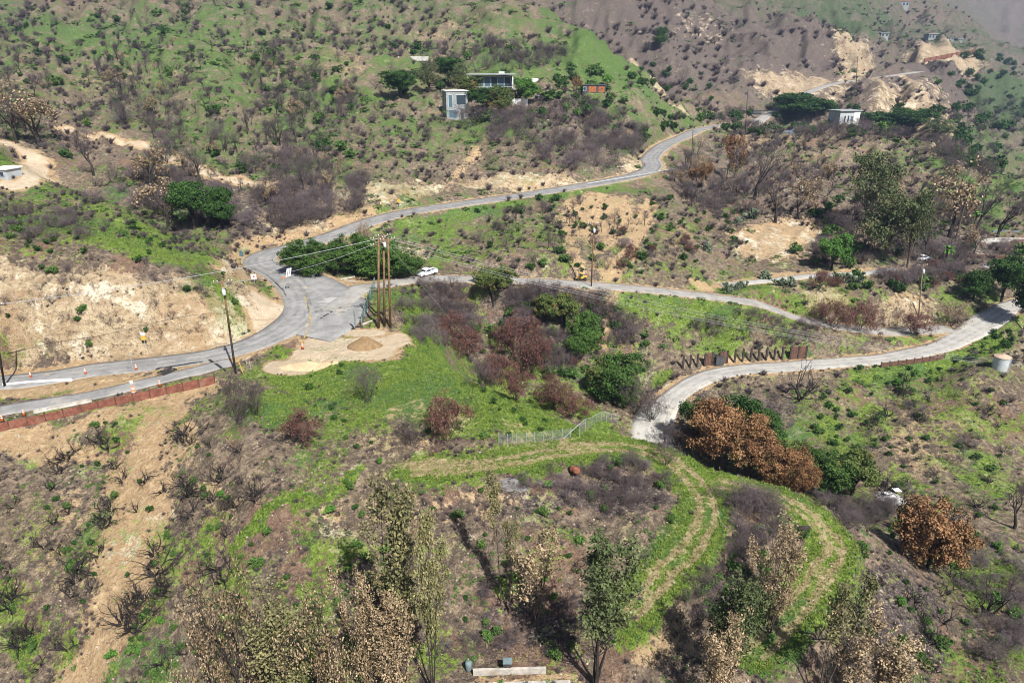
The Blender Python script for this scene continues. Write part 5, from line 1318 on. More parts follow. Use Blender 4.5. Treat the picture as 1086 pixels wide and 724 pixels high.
# ---- timbers and debris by the junction
for (px, py, L_, rz, lab) in [(366,296,4.2,.45,'long pale timber lying on the verge by the round green tree'),(371,299,3.0,-.5,'shorter pale timber crossing the long one on the verge'),(390,343,2.2,.75,'white pipe lying between the fence and the three poles')]:
    o = MB().box((0, 0, .16), (L_, .3, .3), 0, .02).build('timber', Q['wood']); o.location = hit(px, py); o.rotation_euler = (.05, -.05, rz); tag(o, lab, 'timber')
def heap(name, px, py, w, d, h, label, mat, seed, cat='pile', loc=None, peak=.9):
    n = 34; m = 12; p = hit(px, py) if loc is None else loc; co = []; f = []
    for j in range(m + 1):
        r = j / m
        for k in range(n):
            a = 2 * math.pi * k / n; rr = r * (1 + .22 * (float(vnoise(math.cos(a) * 1.6 + 5, math.sin(a) * 1.6 + 5, seed)) - .5)); x, y = math.cos(a) * rr * w / 2, math.sin(a) * rr * d / 2
            z = h * (1 - r) ** peak + .16 * h * (float(fbm((p.x + x) * 1.4, (p.y + y) * 1.4, seed, 4)) - .5) * (1 - r * .6); zz = float(gh(p.x + x, p.y + y)) - p.z
            co.append((x, y, max(z, 0) + zz - (.12 if j == m else 0)))
    for j in range(m):
        for k in range(n): f.append((j * n + k, (j + 1) * n + k, (j + 1) * n + (k + 1) % n, j * n + (k + 1) % n))
    o = MB().put(co, f).build(name, mat, None, True); o.location = p; return tag(o, label, cat)
def soilmat(name, a, b):
    n = NM(name); k = n.mix(n.ramp(n.noise(1.2, 8, .7), .35, .65), a, b); n.bump(n.noise(5, 6, .7), .12); return n.col(k)
QS1 = soilmat('brown_dug_soil', (.17,.11,.055), (.26,.175,.095)); QS2 = soilmat('pale_spoil', (.40,.295,.175), (.52,.40,.25)); QS3 = soilmat('ashen_debris', (.10,.095,.09), (.5,.49,.47))
QS4 = soilmat('charred_debris', (.03,.028,.027), (.24,.22,.21))
heap('dirt_pile', 387, 367, 5.6, 4.2, 1.75, 'brown cone of dug dirt on the sandy pad by the three poles', QS1, 5)
heap('spoil_pile', 328, 389, 10, 3.2, .9, 'long low heap of pale spoil along the broken road edge', QS2, 9)
heap('debris_pile', 945, 528, 5.2, 3.6, .7, 'pile of white and ashen house debris right of the ravine oaks', QS3, 12)
heap('debris_pile', 546, 514, 3.6, 2.0, .5, 'small dark pile of charred rubble with pale bits at the bank top', QS4, 14)
for k, (px, py, s, rz) in enumerate([(949,523,1.5,.3),(938,527,1.0,1.2)]):
    o = MB().box((0, 0, .75), (s, s * .6, .05), 0, .01).build('white_sheet', Q['plaster']); o.location = hit(px, py); o.rotation_euler = (.15, .2, rz); tag(o, ['larger white sheet lying on the right hand debris pile', 'smaller white sheet at the left of the right hand debris pile'][k], 'sheet')
o = MB().lathe([(.3, 0), (.32, .3), (.3, .32), (.32, .6), (.3, .9), (.22, .92)], (0, 0, 0), 14).build('rusty_barrel', Q['rust'], None, True); o.location = hit(606, 499) + Vector((0, 0, .3)); o.rotation_euler = (1.3, .1, .5); o.scale = (1.35,) * 3; tag(o, 'rusty orange barrel lying at the top of the scorched bank', 'barrel')
p = hit(849, 567); o = empty('log_pile', p, 'dark sawn logs lying beside the two-rut track', 'log')
for k, (dx, dy, dz, rz) in enumerate([(0,0,.3,.4),(.7,.35,.28,.9),(.3,.2,.75,.1)]): MB().tube(Vector((dx, dy, dz)) - Vector((math.cos(rz), math.sin(rz), 0)) * .7, Vector((dx, dy, dz)) + Vector((math.cos(rz), math.sin(rz), .1)) * .7, .3, .27, 10).build('log', M['darkbark'], o, True)
# ---- water tank
p = hit(1060, 391); o = empty('water_tank', p, 'round galvanised water tank with rusty cone roof on the grassy slope', 'water tank')
pr = [(1.5, -.4)]
for k in range(24): pr += [(1.5 + .025 * (k % 2), 2.7 * (k + .5) / 24)]
MB().lathe(pr + [(1.5, 2.72)], (0, 0, 0), 32).build('shell', Q['tank'], o, True); MB().lathe([(1.58, 2.7), (1.58, 2.76), (.25, 3.25), (.25, 3.35), (.05, 3.36)], (0, 0, 0), 32).build('roof', Q['tanroof'], o)
MB().tube((1.0, -1.25, -.3), (1.0, -1.25, 2.9), .04).tube((.75, -1.42, -.3), (.75, -1.42, 2.9), .04).build('pipe', Q['steel'], o)
# ---- pavement marks: worn yellow centre line, skid and seal lines, a painted pole shadow
def mark(name, pts, w, mat, lift, line=None):
    c = catmull([tuple(hit(*p)) for p in pts], .6); c[:, 2] = smooth1(c[:, 2], 5)
    ml_ = ROADS['main']['line']
    for i in range(len(c)):
        k = np.hypot(ml_[:, 0] - c[i, 0], ml_[:, 1] - c[i, 1]); j = k.argsort()[:2]; c[i, 2] = (ml_[j[0], 2] * k[j[1]] + ml_[j[1], 2] * k[j[0]]) / (k[j].sum() + 1e-6) + .05
    T = np.gradient(c[:, :2], axis=0); T /= np.linalg.norm(T, axis=1)[:, None] + 1e-9; N = np.stack([-T[:, 1], T[:, 0]], 1)
    a = np.c_[c[:, :2] + N * w / 2, c[:, 2] + lift]; b = np.c_[c[:, :2] - N * w / 2, c[:, 2] + lift]; n = len(c); ix = np.arange(n)
    q = np.stack([ix[:-1], n + ix[:-1], n + ix[1:], ix[1:]], 1); o = link(name, npmesh(name, np.concatenate([a, b]), q, 4, mat)); o['kind'] = 'structure'
def worn(name, c, op):
    n = NM(name); n.put(n.b.inputs['Alpha'], n.ramp(n.noise(1.6, 6, .7), op, op + .12)); return n.col(c)
mark('road_centre_line', [(309,377),(322,360),(329,342),(327,327),(322,314)], .3, worn('worn_yellow_paint', (.38,.27,.08), .44), .012)
mark('road_seal_and_shadow_line', [(165,392),(190,388),(215,384)], .5, worn('black_tar', (.03,.03,.03), .42), .012)
mark('road_seal_and_shadow_line', [(340,338),(352,331),(366,325)], .35, worn('black_tar_seal', (.035,.035,.035), .42), .016)
mark('road_seal_and_shadow_line', [(222,382),(240,394)], .4, worn('painted_pole_shadow', (.03,.03,.03), .35), .02)  # cast shadow of the leaning pole, painted on as a dark strip
mark('road_patch', [(342,322),(352,316)], 2.6, worn('pale_patch', (.33,.32,.30), .3), .024)
mark('road_patch', [(170,397),(185,391)], 2.0, worn('black_patch', (.03,.03,.03), .4), .016)

def wear(name, line, w, offs, sw, mat, lift, i0=0, i1=None):
    P = line[i0:i1]; T = np.gradient(P[:, :2], axis=0); T /= np.linalg.norm(T, axis=1)[:, None] + 1e-9; N = np.stack([-T[:, 1], T[:, 0]], 1); s_ = np.arange(len(P)) * 1.2
    for k, off in enumerate(offs):
        oo = off + .35 * (fbm(s_ / 9, s_ * 0 + k * 7, 83, 3) - .5); zz = P[:, 2] + .05 * (1 - np.clip(oo / (w / 2), -1, 1) ** 2) + lift
        a = np.c_[P[:, :2] + N * (oo + sw / 2)[:, None], zz]; b = np.c_[P[:, :2] + N * (oo - sw / 2)[:, None], zz]; n = len(P); ix = np.arange(n)
        q = np.stack([ix[:-1], n + ix[:-1], n + ix[1:], ix[1:]], 1); o = link(name, npmesh(name, np.concatenate([a, b]), q, 4, mat)); o['kind'] = 'structure'
def softworn(name, c, lo, hi, amt, sc=.8):
    n = NM(name); n.put(n.b.inputs['Alpha'], n.math('MULTIPLY', n.ramp(n.noise(sc, 6, .7), lo, hi), amt)); return n.col(c)
wear('road_wheel_wear', ROADS['main']['line'], 7.2, (-2.4, -.9, .9, 2.4), .75, softworn('wheel_worn_asphalt', (.12,.118,.115), .36, .66, .22), .014)
wear('road_edge_dust', ROADS['main']['line'], 7.2, (-3.1, 3.1), .9, softworn('edge_dust', (.44,.35,.24), .46, .68, .5, 1.2), .02, 60, None)
wear('road_wheel_wear', ROADS['low']['line'], 5.0, (-.85, .85), .7, softworn('wheel_worn_lane', (.22,.21,.195), .36, .66, .22), .036)
wear('road_edge_dust', ROADS['low']['line'], 5.0, (-2.1, 2.1), .7, softworn('lane_edge_dust', (.36,.28,.19), .46, .68, .5, 1.2), .042)
wear('road_edge_dust', ROADS['mid']['line'], 5.0, (-2.1, 2.1), .7, softworn('side_edge_dust', (.36,.28,.19), .46, .68, .5, 1.2), .03)
# ------------------------------------------------------------------ vehicles, houses, small far things
def wheel(o, c, r=.36, w=.24):
    ty = MB().lathe([(r * .62, -w / 2), (r * .95, -w / 2), (r, -w * .35), (r, w * .35), (r * .95, w / 2), (r * .62, w / 2)], (0, 0, 0), 18).build('wheel', Q['rubber'], o, True); ty.location = c; ty.rotation_euler = (R(90), 0, 0)
    MB().lathe([(r * .2, -w * .46), (r * .6, -w * .44), (r * .62, w * .44), (r * .2, w * .46)], (0, 0, 0), 14).build('rim', Q['chrome'], ty, True)
def pickup(px, py, rz, label, s=1.0, name='pickup_truck', cat='pickup truck'):
    """x is forward, 5.4 m long"""
    o = empty(name, hit(px, py), label, cat, None, rz); o.scale = (s,) * 3
    MB().prism([(-2.6, .45), (2.55, .45), (2.7, .62), (2.66, .95), (1.35, 1.1), (-2.62, 1.1), (-2.68, .6)], 'y', -.93, .93).build('body', Q['vwhite'], o)
    MB().prism([(-.75, 1.102), (1.32, 1.102), (.72, 1.72), (.5, 1.8), (-.5, 1.8), (-.68, 1.7)], 'y', -.82, .82).build('cab', Q['vwhite'], o)
    MB().prism([(-2.45, 1.104), (-.8, 1.104), (-.8, 1.13), (-2.45, 1.13)], 'y', -.72, .72).build('bed', Q['darkwall'], o)
    for s_ in (-1, 1):
        MB().prism([(-.55, 1.18), (1.1, 1.18), (.66, 1.64), (-.5, 1.66)], 'y', s_ * .823, s_ * .835).build('side_window', Q['glass'], o)
        for x in (-1.65, 1.7): wheel(o, (x, s_ * .82, .36))
        MB().box((2.66, s_ * .72, .82), (.08, .3, .18), 0, .01).build('headlight', Q['chrome'], o); MB().box((-2.68, s_ * .8, .85), (.06, .16, .35), 0, .01).build('tail_light', Q['lampred'], o)
        MB().prism([(-2.6, 1.102), (-.76, 1.102), (-.76, 1.28), (-2.6, 1.28)], 'y', s_ * .93, s_ * .85).build('bed_side', Q['vwhite'], o)
    MB().box((0, 0, 0), (.02, 1.4, .5)).build('windscreen', Q['glass'], o).matrix_local = Matrix.Translation((1.05, 0, 1.42)) @ Matrix.Rotation(R(-46), 4, 'Y')
    MB().box((-.735, 0, 1.42), (.02, 1.35, .4)).build('rear_window', Q['glass'], o); MB().box((-2.66, 0, 1.18), (.05, 1.6, .3)).build('tailgate', Q['vwhite'], o); MB().box((-2.74, 0, .55), (.12, 1.8, .18), 0, .03).build('bumper', Q['chrome'], o)
    return o
pickup(453, 292, R(228), 'white pickup parked at the start of the side road', .9)
pickup(978, 276, R(10), 'white pickup among burnt brush in the right valley', .8)
# yellow loader
o = empty('wheel_loader', hit(616, 297), 'yellow loader standing on the side road edge by the pole', 'loader', None, R(190)); o.scale = (.62,) * 3
MB().prism([(-2.2, .7), (.4, .7), (.5, 1.3), (-.3, 1.55), (-2.2, 1.5)], 'y', -.7, .7).build('body', Q['yellow'], o)
c = MB().prism([(-.5, 1.555), (.45, 1.3), (.45, 2.5), (-.45, 2.55)], 'y', -.6, .6).build('cab', Q['glass'], o); MB().box((0, 0, 2.6), (1.15, 1.4, .1), 0, .03).build('cab_roof', Q['yellow'], c)
for x in (-1.4, 1.3):
    for s in (-1, 1): wheel(o, (x, s * .85, .62), .62, .42)
MB().box((1.2, 0, .9), (1.6, .5, .35)).build('front_frame', Q['yellow'], o)
for s in (-1, 1): MB().tube((.5, s * .4, 1.35), (2.3, s * .4, .75), .1, .1, 6).build('lift_arm', Q['yellow'], o)
MB().prism([(2.25, .15), (3.2, .1), (3.2, .18), (2.5, .35), (2.35, 1.0), (2.2, 1.0)], 'y', -1.1, 1.1).build('bucket', Q['darksteel'], o)
# generic flat-roofed house; panes are parts of their windows
def window(o, c, w, h, glass='glass', frame='plaster', side=False):
    f = MB(); t = .09
    if not side:
        f.box((c[0], c[1] - .05, c[2] + h / 2 + t / 2), (w + 2 * t, .14, t)).box((c[0], c[1] - .05, c[2] - h / 2 - t / 2), (w + 2 * t, .14, t)).box((c[0] - w / 2 - t / 2, c[1] - .05, c[2]), (t, .14, h)).box((c[0] + w / 2 + t / 2, c[1] - .05, c[2]), (t, .14, h))
        wo = f.build('window', Q[frame], o); MB().box((c[0], c[1] - .02, c[2]), (w, .05, h)).build('pane', Q[glass], wo)
    else:
        s = side; f.box((c[0] + s * .05, c[1], c[2] + h / 2 + t / 2), (.14, w + 2 * t, t)).box((c[0] + s * .05, c[1], c[2] - h / 2 - t / 2), (.14, w + 2 * t, t)).box((c[0] + s * .05, c[1] - w / 2 - t / 2, c[2]), (.14, t, h)).box((c[0] + s * .05, c[1] + w / 2 + t / 2, c[2]), (.14, t, h))
        wo = f.build('window', Q[frame], o); MB().box((c[0] + s * .02, c[1], c[2]), (.05, w, h)).build('pane', Q[glass], wo)
def house(px, py, w, d, h, label, rz=0.0, wall='plaster', roof='roofgrey', over=.5, wins=(), base=2.5, name='house', cat='house', Y=None, rt=.35):
    p = hit(px, py) if Y is None else at(px, py, Y)
    o = empty(name, p, label, cat, None, rz)
    MB().box((0, d / 2, h / 2 - base / 2), (w, d, h + base)).build('wall', Q[wall], o); r = MB().box((0, d / 2, h + rt / 2 + .003), (w + 2 * over, d + 2 * over, rt), 0, .04).build('roof', Q[roof], o)
    for q in wins: window(o, *q)
    return o, r
# upper house: long glazed storey under a thin white roof on a pale plinth
p = at(520, 99, 300); p.z = float(gh(p.x, p.y)); zt = at(520, 78, 300).z; hh = max(6.0, zt - p.z)
o = empty('hillside_house', p, 'long modern house with glazed upper storey and thin flat roof', 'house', None, R(-6))
MB().box((1.0, 5, hh * .22 - 1), (15, 8, hh * .44 + 2)).build('lower_wall', Q['greyplaster'], o)
MB().box((0, 5, hh * .47), (19, 10, .5), 0, .05).build('deck', Q['palegrey'], o)
MB().box((0, 5.6, hh * .71), (17, 7.6, hh * .46 - .52)).build('wall', Q['darkwall'], o)
r = MB().box((0, 5, hh * .95 + .22), (19.4, 11, .42), 0, .05).build('roof', Q['palegrey'], o); MB().box((4, 6, hh * .95 + .8), (2.2, 1.6, .75), 0, .05).build('roof_unit', Q['can'], r)
for k in range(6): window(o, (-7 + 2.8 * k, 1.79, hh * .71), 2.4, hh * .36, 'blueglass' if k in (1, 2, 4) else 'glass', 'plaster')
for x in (-9.2, 9.2): MB().box((x, .2, hh * .71), (.4, .4, hh * .46 - .3)).build('column', Q['plaster'], o)
for x in (-3, 3): window(o, (x, .99, hh * .24), 2.6, 1.6, 'glass', 'greyplaster')
rl = MB()
for x in np.arange(-9.2, 9.3, 1.53): rl.tube((x, .1, hh * .47 + .25), (x, .1, hh * .47 + 1.2), .04)
rl.tube((-9.2, .1, hh * .47 + 1.2), (9.2, .1, hh * .47 + 1.2), .05).build('deck_railing', Q['plaster'], o)
# lower cube house
p = at(485, 118, 286); p.z = float(gh(p.x, p.y)); zt = at(485, 97, 286).z; hh = max(5.5, zt - p.z)
o = empty('hillside_house', p, 'pale two storey cube house with big dark upper window, left of the long house', 'house', None, R(16))
MB().box((0, 4, hh / 2 - 1.5), (8.6, 8, hh + 3)).build('wall', Q['palegrey'], o); MB().box((0, 4, hh + .16), (9.2, 8.6, .3), 0, .04).build('roof', Q['plaster'], o)
window(o, (1.6, -.0, hh * .70), 3.8, hh * .34, 'glass', 'plaster'); window(o, (-2.6, -.0, hh * .66), 1.6, hh * .42, 'blueglass', 'plaster'); window(o, (-1.8, -.0, hh * .22), 3.0, hh * .26, 'blueglass', 'greyplaster'); window(o, (-4.3, 4, hh * .68), 3.4, hh * .34, 'glass', 'greyplaster', -1)
MB().box((1.9, -.06, hh * .2), (1.2, .1, hh * .36)).build('door', Q['darkwall'], o)
def low(name, px, py, w, d, h, rz, mat, label, cat, Y=None, up=0.0):
    p = hit(px, py) if Y is None else at(px, py, Y)
    p.z = float(gh(p.x, p.y)) + up; o = MB().box((0, d / 2, h / 2 - .6), (w, d, h + 1.2), 0, .05).build(name, Q[mat], None); o.location = p; o.rotation_euler = (0, 0, rz); return tag(o, label, cat)
low('garden_wall', 548, 111, 9, .6, 2.2, R(8), 'plaster', 'white stepped terrace wall below the long house, right side', 'wall'); low('garden_wall', 541, 106, 3, .6, 3.4, R(4), 'plaster', 'short tall white wall at the corner of the long house', 'wall')
low('terrace_slab', 562, 86, 7, 3, 1.0, R(-10), 'plaster', 'white slab up the slope right of the long house', 'slab')
low('terrace_slab', 437, 62, 15, 3, .9, R(-14), 'concrete', 'long pale concrete slab on the slope left of the houses', 'slab')
low('tarp', 578, 103, 6, 4, .5, R(20), 'tarp', 'blue grey tarp on the slope between the long house and the orange shed', 'tarp')
# orange shed
o, r = house(630, 99, 10, 4.5, 3.2, 'low dark shed with orange rusted panels right of the long house', R(-3), 'darkwall', 'darkwall', .3, [((-4.2, 0, 1.8), 1.2, 1.5, 'blueglass', 'plaster')], 2.5, 'shed', 'shed')
MB().box((-.8, -.04, 1.7), (3.2, .08, 2.6)).build('orange_panel', Q['rustpanel'], o); MB().box((3.2, -.04, 1.6), (2.6, .08, 2.3)).build('orange_panel', Q['rustpanel'], o)
# white hillside house on the ridge
p = hit(900, 132); zt = at(900, 118, p.y).z; hh = max(4.6, zt - p.z)
o, r = house(900, 132, 10.6, 8, hh, 'white flat roofed house alone among the dark trees on the ridge', R(14), 'greyplaster', 'palegrey', .7, [((-2.6, 0, hh * .42), .9, hh * .5, 'glass', 'plaster'), ((-.8, 0, hh * .42), .9, hh * .5, 'glass', 'plaster'), ((1.2, 0, hh * .45), 1.4, hh * .4, 'blueglass', 'plaster')])
MB().box((.2, -1.5, -.1), (9, 3, .4)).build('deck', Q['concrete'], o); MB().box((3.6, -.06, hh * .5), (3.2, .1, hh * .94)).build('white_wall_panel', Q['plaster'], o)
# far houses
def far(px, py, w, h, d, label, rz, wins, roofm='palegrey', wall='palegrey'):
    w *= .85; h *= .85
    p = hit(px, py); k = depth(p) / F; W = w * k; H = h * k
    o, r = house(px, py, W, d, H, label, rz, wall, roofm, .6, [((-W / 2 + W * (j + .5) / wins, 0, H * .55), W / wins * .5, H * .4, 'glass', wall) for j in range(wins)], 6, 'house', 'house', None, .5)
far(938, 40, 10, 5, 9, 'tiny white house left of the far row above the canyon', R(5), 2)
far(991, 42, 15, 6, 10, 'largest house of the far row above the canyon, greyish roof', R(-3), 4, 'roofgrey')
far(1008, 43, 7, 3.2, 8, 'low white house of the far row, right of the grey roofed one', R(0), 2)
far(1018, 44, 6, 2.8, 8, 'rightmost tiny white building of the far row', R(0), 2)
far(958, 8, 12, 7, 12, 'white house on the far knoll at the top edge', R(-8), 3, 'tile')
low('dirt_bank_wall', 962, 46, 24, 3, 1.2, R(-6), 'lag', 'far reddish wall between the white house and the far row', 'wall')
# left edge shed
p = hit(2, 190); o, r = house(1, 190, 3.6, 4, 2.0, 'small pale shed at the left edge beside the dirt loop', R(-10), 'greyplaster', 'plaster', .3, [((.6, 0, 1.1), .9, .9, 'glass', 'greyplaster')], 1, 'shed', 'shed')
# ruins in the right valley
p = hit(1062, 256); o = empty('ruin_foundation', p, 'pale burnt house foundation slab beneath the forked bare tree', 'ruin', None, R(-4))
MB().box((0, 3.5, -.2), (24, 8, .9)).build('slab', Q['concrete'], o)
for (x, y, w, d, h) in [(-9, .4, 6, .35, 1.2), (3, .4, 10, .35, .8), (11.6, 4, .35, 6, 1.4), (-3, 5, .35, 4, 1.1), (5, 7, 8, .35, 1.6)]: MB().box((x, y, .25 + h / 2), (w, d, h)).build('low_wall', Q['concrete'] if h < 1.3 else Q['bluegrey'], o)
low('garden_wall', 1055, 275, 14, .8, 1.0, R(-6), 'lag', 'low brown terrace wall below the pale foundation', 'wall')
heap('debris_pile', 1052, 283, 5, 3, 1.1, 'pale rubble heap in brush below the right foundation', QS3, 31)
# ruin with dark sagging roof near the white house
p = hit(838, 142); o = empty('burnt_ruin', p, 'collapsed dark roof of a burnt house left of the white house', 'ruin', None, R(10))
MB().prism([(-7, 0), (-5, 2.4), (0, 1.4), (3, 2.8), (6, .4), (6, 0)], 'y', 0, 6).build('fallen_roof', Q['tarp'], o); MB().box((4.4, -.4, 1.6), (1.6, .3, 3.4)).build('standing_wall', Q['plaster'], o); MB().box((-4, 6.6, 1.2), (7, .4, 3)).build('standing_wall', Q['darkwall'], o)
p = hit(790, 121); o = empty('burnt_ruin', p, 'long low burnt ruin with dark beams above the road bend', 'ruin', None, R(6))
MB().box((0, 2, .6), (22, .5, 2.2)).build('standing_wall', Q['darkwall'], o); MB().box((2, 0, 1.9), (24, .4, .4)).build('fallen_beam', Q['darksteel'], o); MB().box((-4, 4, .2), (12, 5, .8)).build('slab', Q['concrete'], o)
# dish
p = hit(850, 206); o = empty('satellite_dish', p, 'white round dish on a short mast in burnt brush', 'satellite dish'); MB().tube((0, 0, -.3), (0, 0, 1.6), .06).build('mast', Q['steel'], o)
d_ = MB().lathe([(.1, 0), (.8, .12), (1.25, .35), (1.28, .36), (.8, .16), (.1, .04)], (0, 0, 0), 20).build('dish', Q['plaster'], o, True); d_.location = (0, -.1, 1.8); d_.rotation_euler = (R(62), 0, R(15))
# bottom slab with bins
p = hit(548, 724); o = empty('foundation_slab', p, 'pale concrete foundation slab with low back wall at the bottom edge', 'ruin', None, R(2)); MB().box((0, -1.8, -.12), (9.5, 4.0, .3), 0, .03).build('slab', Q['dirtycon'], o); MB().box((-.6, 1.0, .3), (6.5, .22, .8), 0, .02).build('low_wall', Q['dirtycon'], o)
p = hit(538, 711); o = empty('wheeled_bin', p, 'dark upright bin standing on the slab at the bottom edge', 'bin'); MB().prism([(-.3, 0), (.3, 0), (.36, 1.15), (-.36, 1.15)], 'y', -.3, .3).build('body', Q['darksteel'], o); MB().box((0, 0, 1.2), (.8, .75, .08), 0, .03).build('lid', Q['bluegrey'], o)
for s in (-1, 1): MB().tube((s * .3, .33, .12), (s * .38, .33, .12), .12, .12, 12).build('wheel', Q['rubber'], o)
p = hit(497, 710); o = MB().lathe([(.22, 0), (.28, .1), (.3, .9), (.2, 1.0)], (0, 0, 0), 12).build('water_drum', Q['bluegrey'], None, True); o.location = p; tag(o, 'blue green drum left of the dark bin at the bottom slab', 'drum')
# guard rail of the upper road
W = catmull([tuple(hit(*p)) for p in [(623,197),(650,192.5),(680,187.5),(700,183.5),(716,181)]], 1.5); o = empty('guard_rail', tuple(W[0]), 'dark guard rail along the outer edge of the upper road bend', 'guard rail'); c0 = Vector(W[0]); m = MB()
for k in range(0, len(W) - 1):
    a, b = Vector(W[k]) - c0, Vector(W[k + 1]) - c0; m.tube(a + Vector((0, 0, .65)), b + Vector((0, 0, .65)), .16, .16, 6, False)
    if k % 2 == 0: MB().box(a + Vector((0, 0, .3)), (.16, .16, .9)).build('post', Q['wood'], o)
m.build('rail', Q['steel'], o)
# ---- palms and cactus
def palm(px, pt, pb, label, seed):
    p = hit(px, pb); h = at(px, pt, p.y).z - p.z; rng = np.random.default_rng(seed); o = empty('palm_tree', p, label, 'palm tree', 'burnt palms in the right valley')
    MB().tube((0, 0, -.3), (.1, 0, h * .5), .28, .2, 10).tube((.1, 0, h * .5), (.15, 0, h * .9), .2, .24, 10).build('trunk', Q['palm'], o)
    g = Geo(); C = np.array([.15, 0, h * .9])
    for k in range(26):
        a = rng.uniform(0, 6.28); el = rng.uniform(-.5, 1.2); L_ = 1.9; prev = C; d = np.array([math.cos(a) * math.cos(el), math.sin(a) * math.cos(el), math.sin(el)]); sd_ = np.array([-math.sin(a), math.cos(a), 0])
        for j in range(4):
            q = prev + d * L_ / 4; w = [.10, .42, .36, .2, .02]; g.add(np.array([prev - sd_ * w[j], prev + sd_ * w[j], q + sd_ * w[j + 1], q - sd_ * w[j + 1]]), [(0, 1, 2, 3)], rng.random(1)); prev = q; d = d + np.array([0, 0, -.28]); d /= np.linalg.norm(d)
    link('crown', g.mesh('palm_fronds', M['bright']), o)
palm(1000, 262, 286, 'shortest palm, above the right hand pole', 1); palm(1029.5, 224, 252, 'palm with green top left of the forked bare tree', 2); palm(1013, 203, 256, 'tallest palm with small green top at right', 3)
def cactus_mesh(seed):
    rng = np.random.default_rng(seed); g = Geo()
    def pad(c, s, nrm, up, lev):
        side = np.cross(up, nrm); n = 8; ring = []
        for k in range(n): a = 2 * math.pi * k / n; ring.append((math.cos(a) * .36 * s, math.sin(a) * .5 * s))
        C = c + up * .5 * s; co = []
        for z, f in ((-.05, .8), (0, 1.0), (.05, .8)): co += [C + side * x * f + up * y * f + nrm * z * s for x, y in ring]
        q = [(r * n + k, r * n + (k + 1) % n, (r + 1) * n + (k + 1) % n, (r + 1) * n + k) for r in range(2) for k in range(n)]
        q += [(0, 1, 2, 3), (3, 4, 5, 0), (5, 6, 7, 0), (16, 17, 18, 19), (19, 20, 21, 16), (21, 22, 23, 16)]
        g.add(np.array(co), q, rng.uniform(.2, 1))
        if lev > 0:
            for j in range(rng.integers(1, 4)):
                t = rng.uniform(-.9, .9); u2 = unitv(up + side * t * .9 + rng.normal(size=3) * .2); pad(C + side * math.sin(t) * .3 * s + up * math.cos(t) * .42 * s, s * .86, unitv(nrm + rng.normal(size=3) * .5), u2, lev - 1)
    for k in range(14):
        a = rng.uniform(0, 6.28); r = rng.uniform(0, .9); nr = unitv(rng.normal(size=3) * np.array([1, 1, .2])); pad(np.array([math.cos(a) * r, math.sin(a) * r, -.05]), rng.uniform(.5, .75), nr, unitv(np.array([rng.normal() * .3, rng.normal() * .3, 1])), 2)
    return g.mesh('prickly_pear', M['cactus'])
CM_ = [cactus_mesh(s) for s in range(3)]
for k, (px, py, s, lab) in enumerate([(749,266,1.5,'prickly pear cactus on the reddish slope, upper left of the lane'),(773,309,1.4,'prickly pear clump at the lower left end of the lane'),(785,306,1.2,'prickly pear second from the left end of the lane'),(812,296,1.5,'prickly pear clump on the uphill edge of the lane'),(826,303,1.2,'small prickly pear below the lane middle'),(838,303,1.4,'prickly pear left of the small red shrub'),(896,300,1.6,'dark prickly pear right of the small red shrub'),(908,301,1.4,'prickly pear at the right end of the lane'),(799,232,1.9,'large prickly pear on the slope under the wide bare tree'),(783,238,1.5,'prickly pear left of the large one on the slope')]):
    o = link('cactus', CM_[k % 3]); p = hit(px, py); o.location = p; o.scale = (s, s, s); o.rotation_euler = (0, 0, k * 1.3); tag(o, lab, 'cactus', 'prickly pear cacti by the lane')
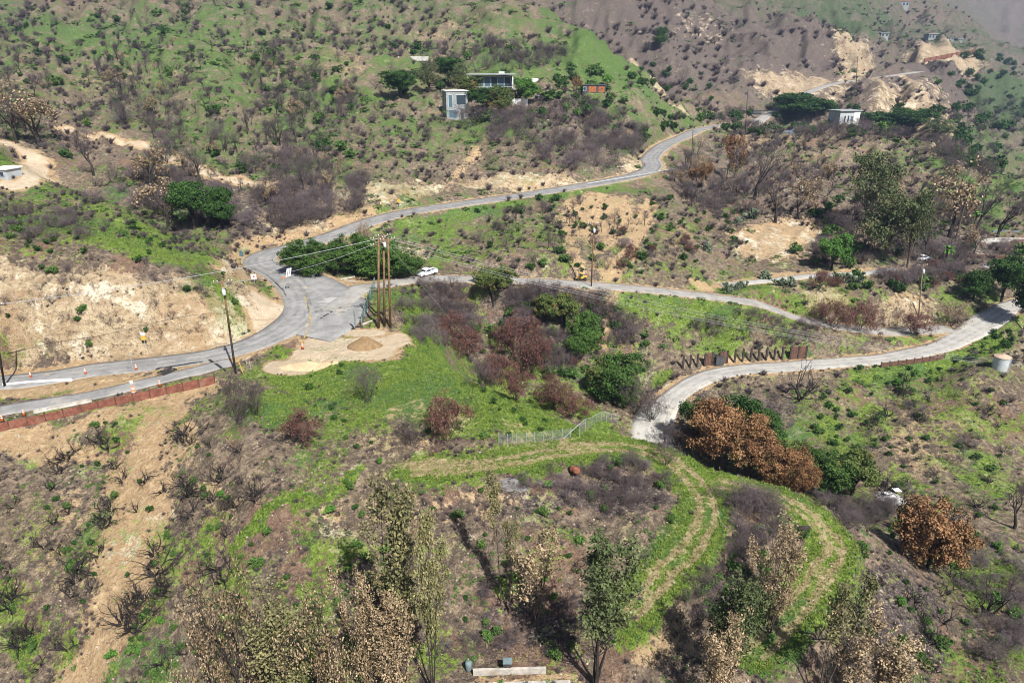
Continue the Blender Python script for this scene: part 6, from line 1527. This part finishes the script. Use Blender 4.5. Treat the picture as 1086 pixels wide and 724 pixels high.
# ------------------------------------------------------------------ the air
hz = MB().box((0, 1340, 46), (8400, 2780, 276)).build('haze', NM('air').m); hz['kind'] = 'stuff'
m = hz.data.materials[0]; t = m.node_tree; t.nodes.remove(t.nodes['Principled BSDF']); v = t.nodes.new('ShaderNodeVolumePrincipled')
v.inputs['Density'].default_value = .00015; v.inputs['Color'].default_value = (.40, .56, .84, 1); v.inputs['Anisotropy'].default_value = .2
t.links.new(v.outputs[0], t.nodes['Material Output'].inputs['Volume'])
print('relief range', ZZ.min(), ZZ.max())
# ------------------------------------------------------------------ camera, sun, sky
cam = bpy.data.objects.new('camera', bpy.data.cameras.new('camera')); COL.objects.link(cam)
cam.data.sensor_width = 36; cam.data.lens = 36 * F / 1086.0
cam.rotation_euler = (R(90) - PITCH, 0, 0)
cam.data.clip_start = .5; cam.data.clip_end = 6000
SC.camera = cam
SUN_EL, SUN_AZ = R(50), R(150)       # azimuth clockwise from +Y
sun = bpy.data.objects.new('sun', bpy.data.lights.new('sun', 'SUN')); COL.objects.link(sun)
sun.data.energy = 5.0; sun.data.angle = R(.53); sun.data.color = (1, .975, .93)
sd = Vector((math.sin(SUN_AZ) * math.cos(SUN_EL), math.cos(SUN_AZ) * math.cos(SUN_EL), math.sin(SUN_EL)))
sun.rotation_euler = sd.to_track_quat('Z', 'Y').to_euler()
sun.location = sd * 300
wd = bpy.data.worlds.new('World'); SC.world = wd; wd.use_nodes = True
nt = wd.node_tree; bg = nt.nodes['Background']
sky = nt.nodes.new('ShaderNodeTexSky'); sky.sky_type = 'NISHITA'; sky.sun_disc = False
sky.sun_elevation = SUN_EL; sky.sun_rotation = SUN_AZ; sky.air_density = 1.0; sky.dust_density = 1.5
nt.links.new(sky.outputs[0], bg.inputs[0]); bg.inputs[1].default_value = .062
vs_ = SC.view_settings; vs_.view_transform = 'Standard'; vs_.look = 'None'; vs_.gamma = 1; vs_.exposure = .80
SC.render.engine = 'CYCLES'
cy = SC.cycles
cy.max_bounces = 4; cy.diffuse_bounces = 2; cy.glossy_bounces = 1; cy.transmission_bounces = 1; cy.transparent_max_bounces = 4; cy.volume_bounces = 0
cy.use_denoising = True; cy.filter_width = 1.0
cy.caustics_reflective = False; cy.caustics_refractive = False
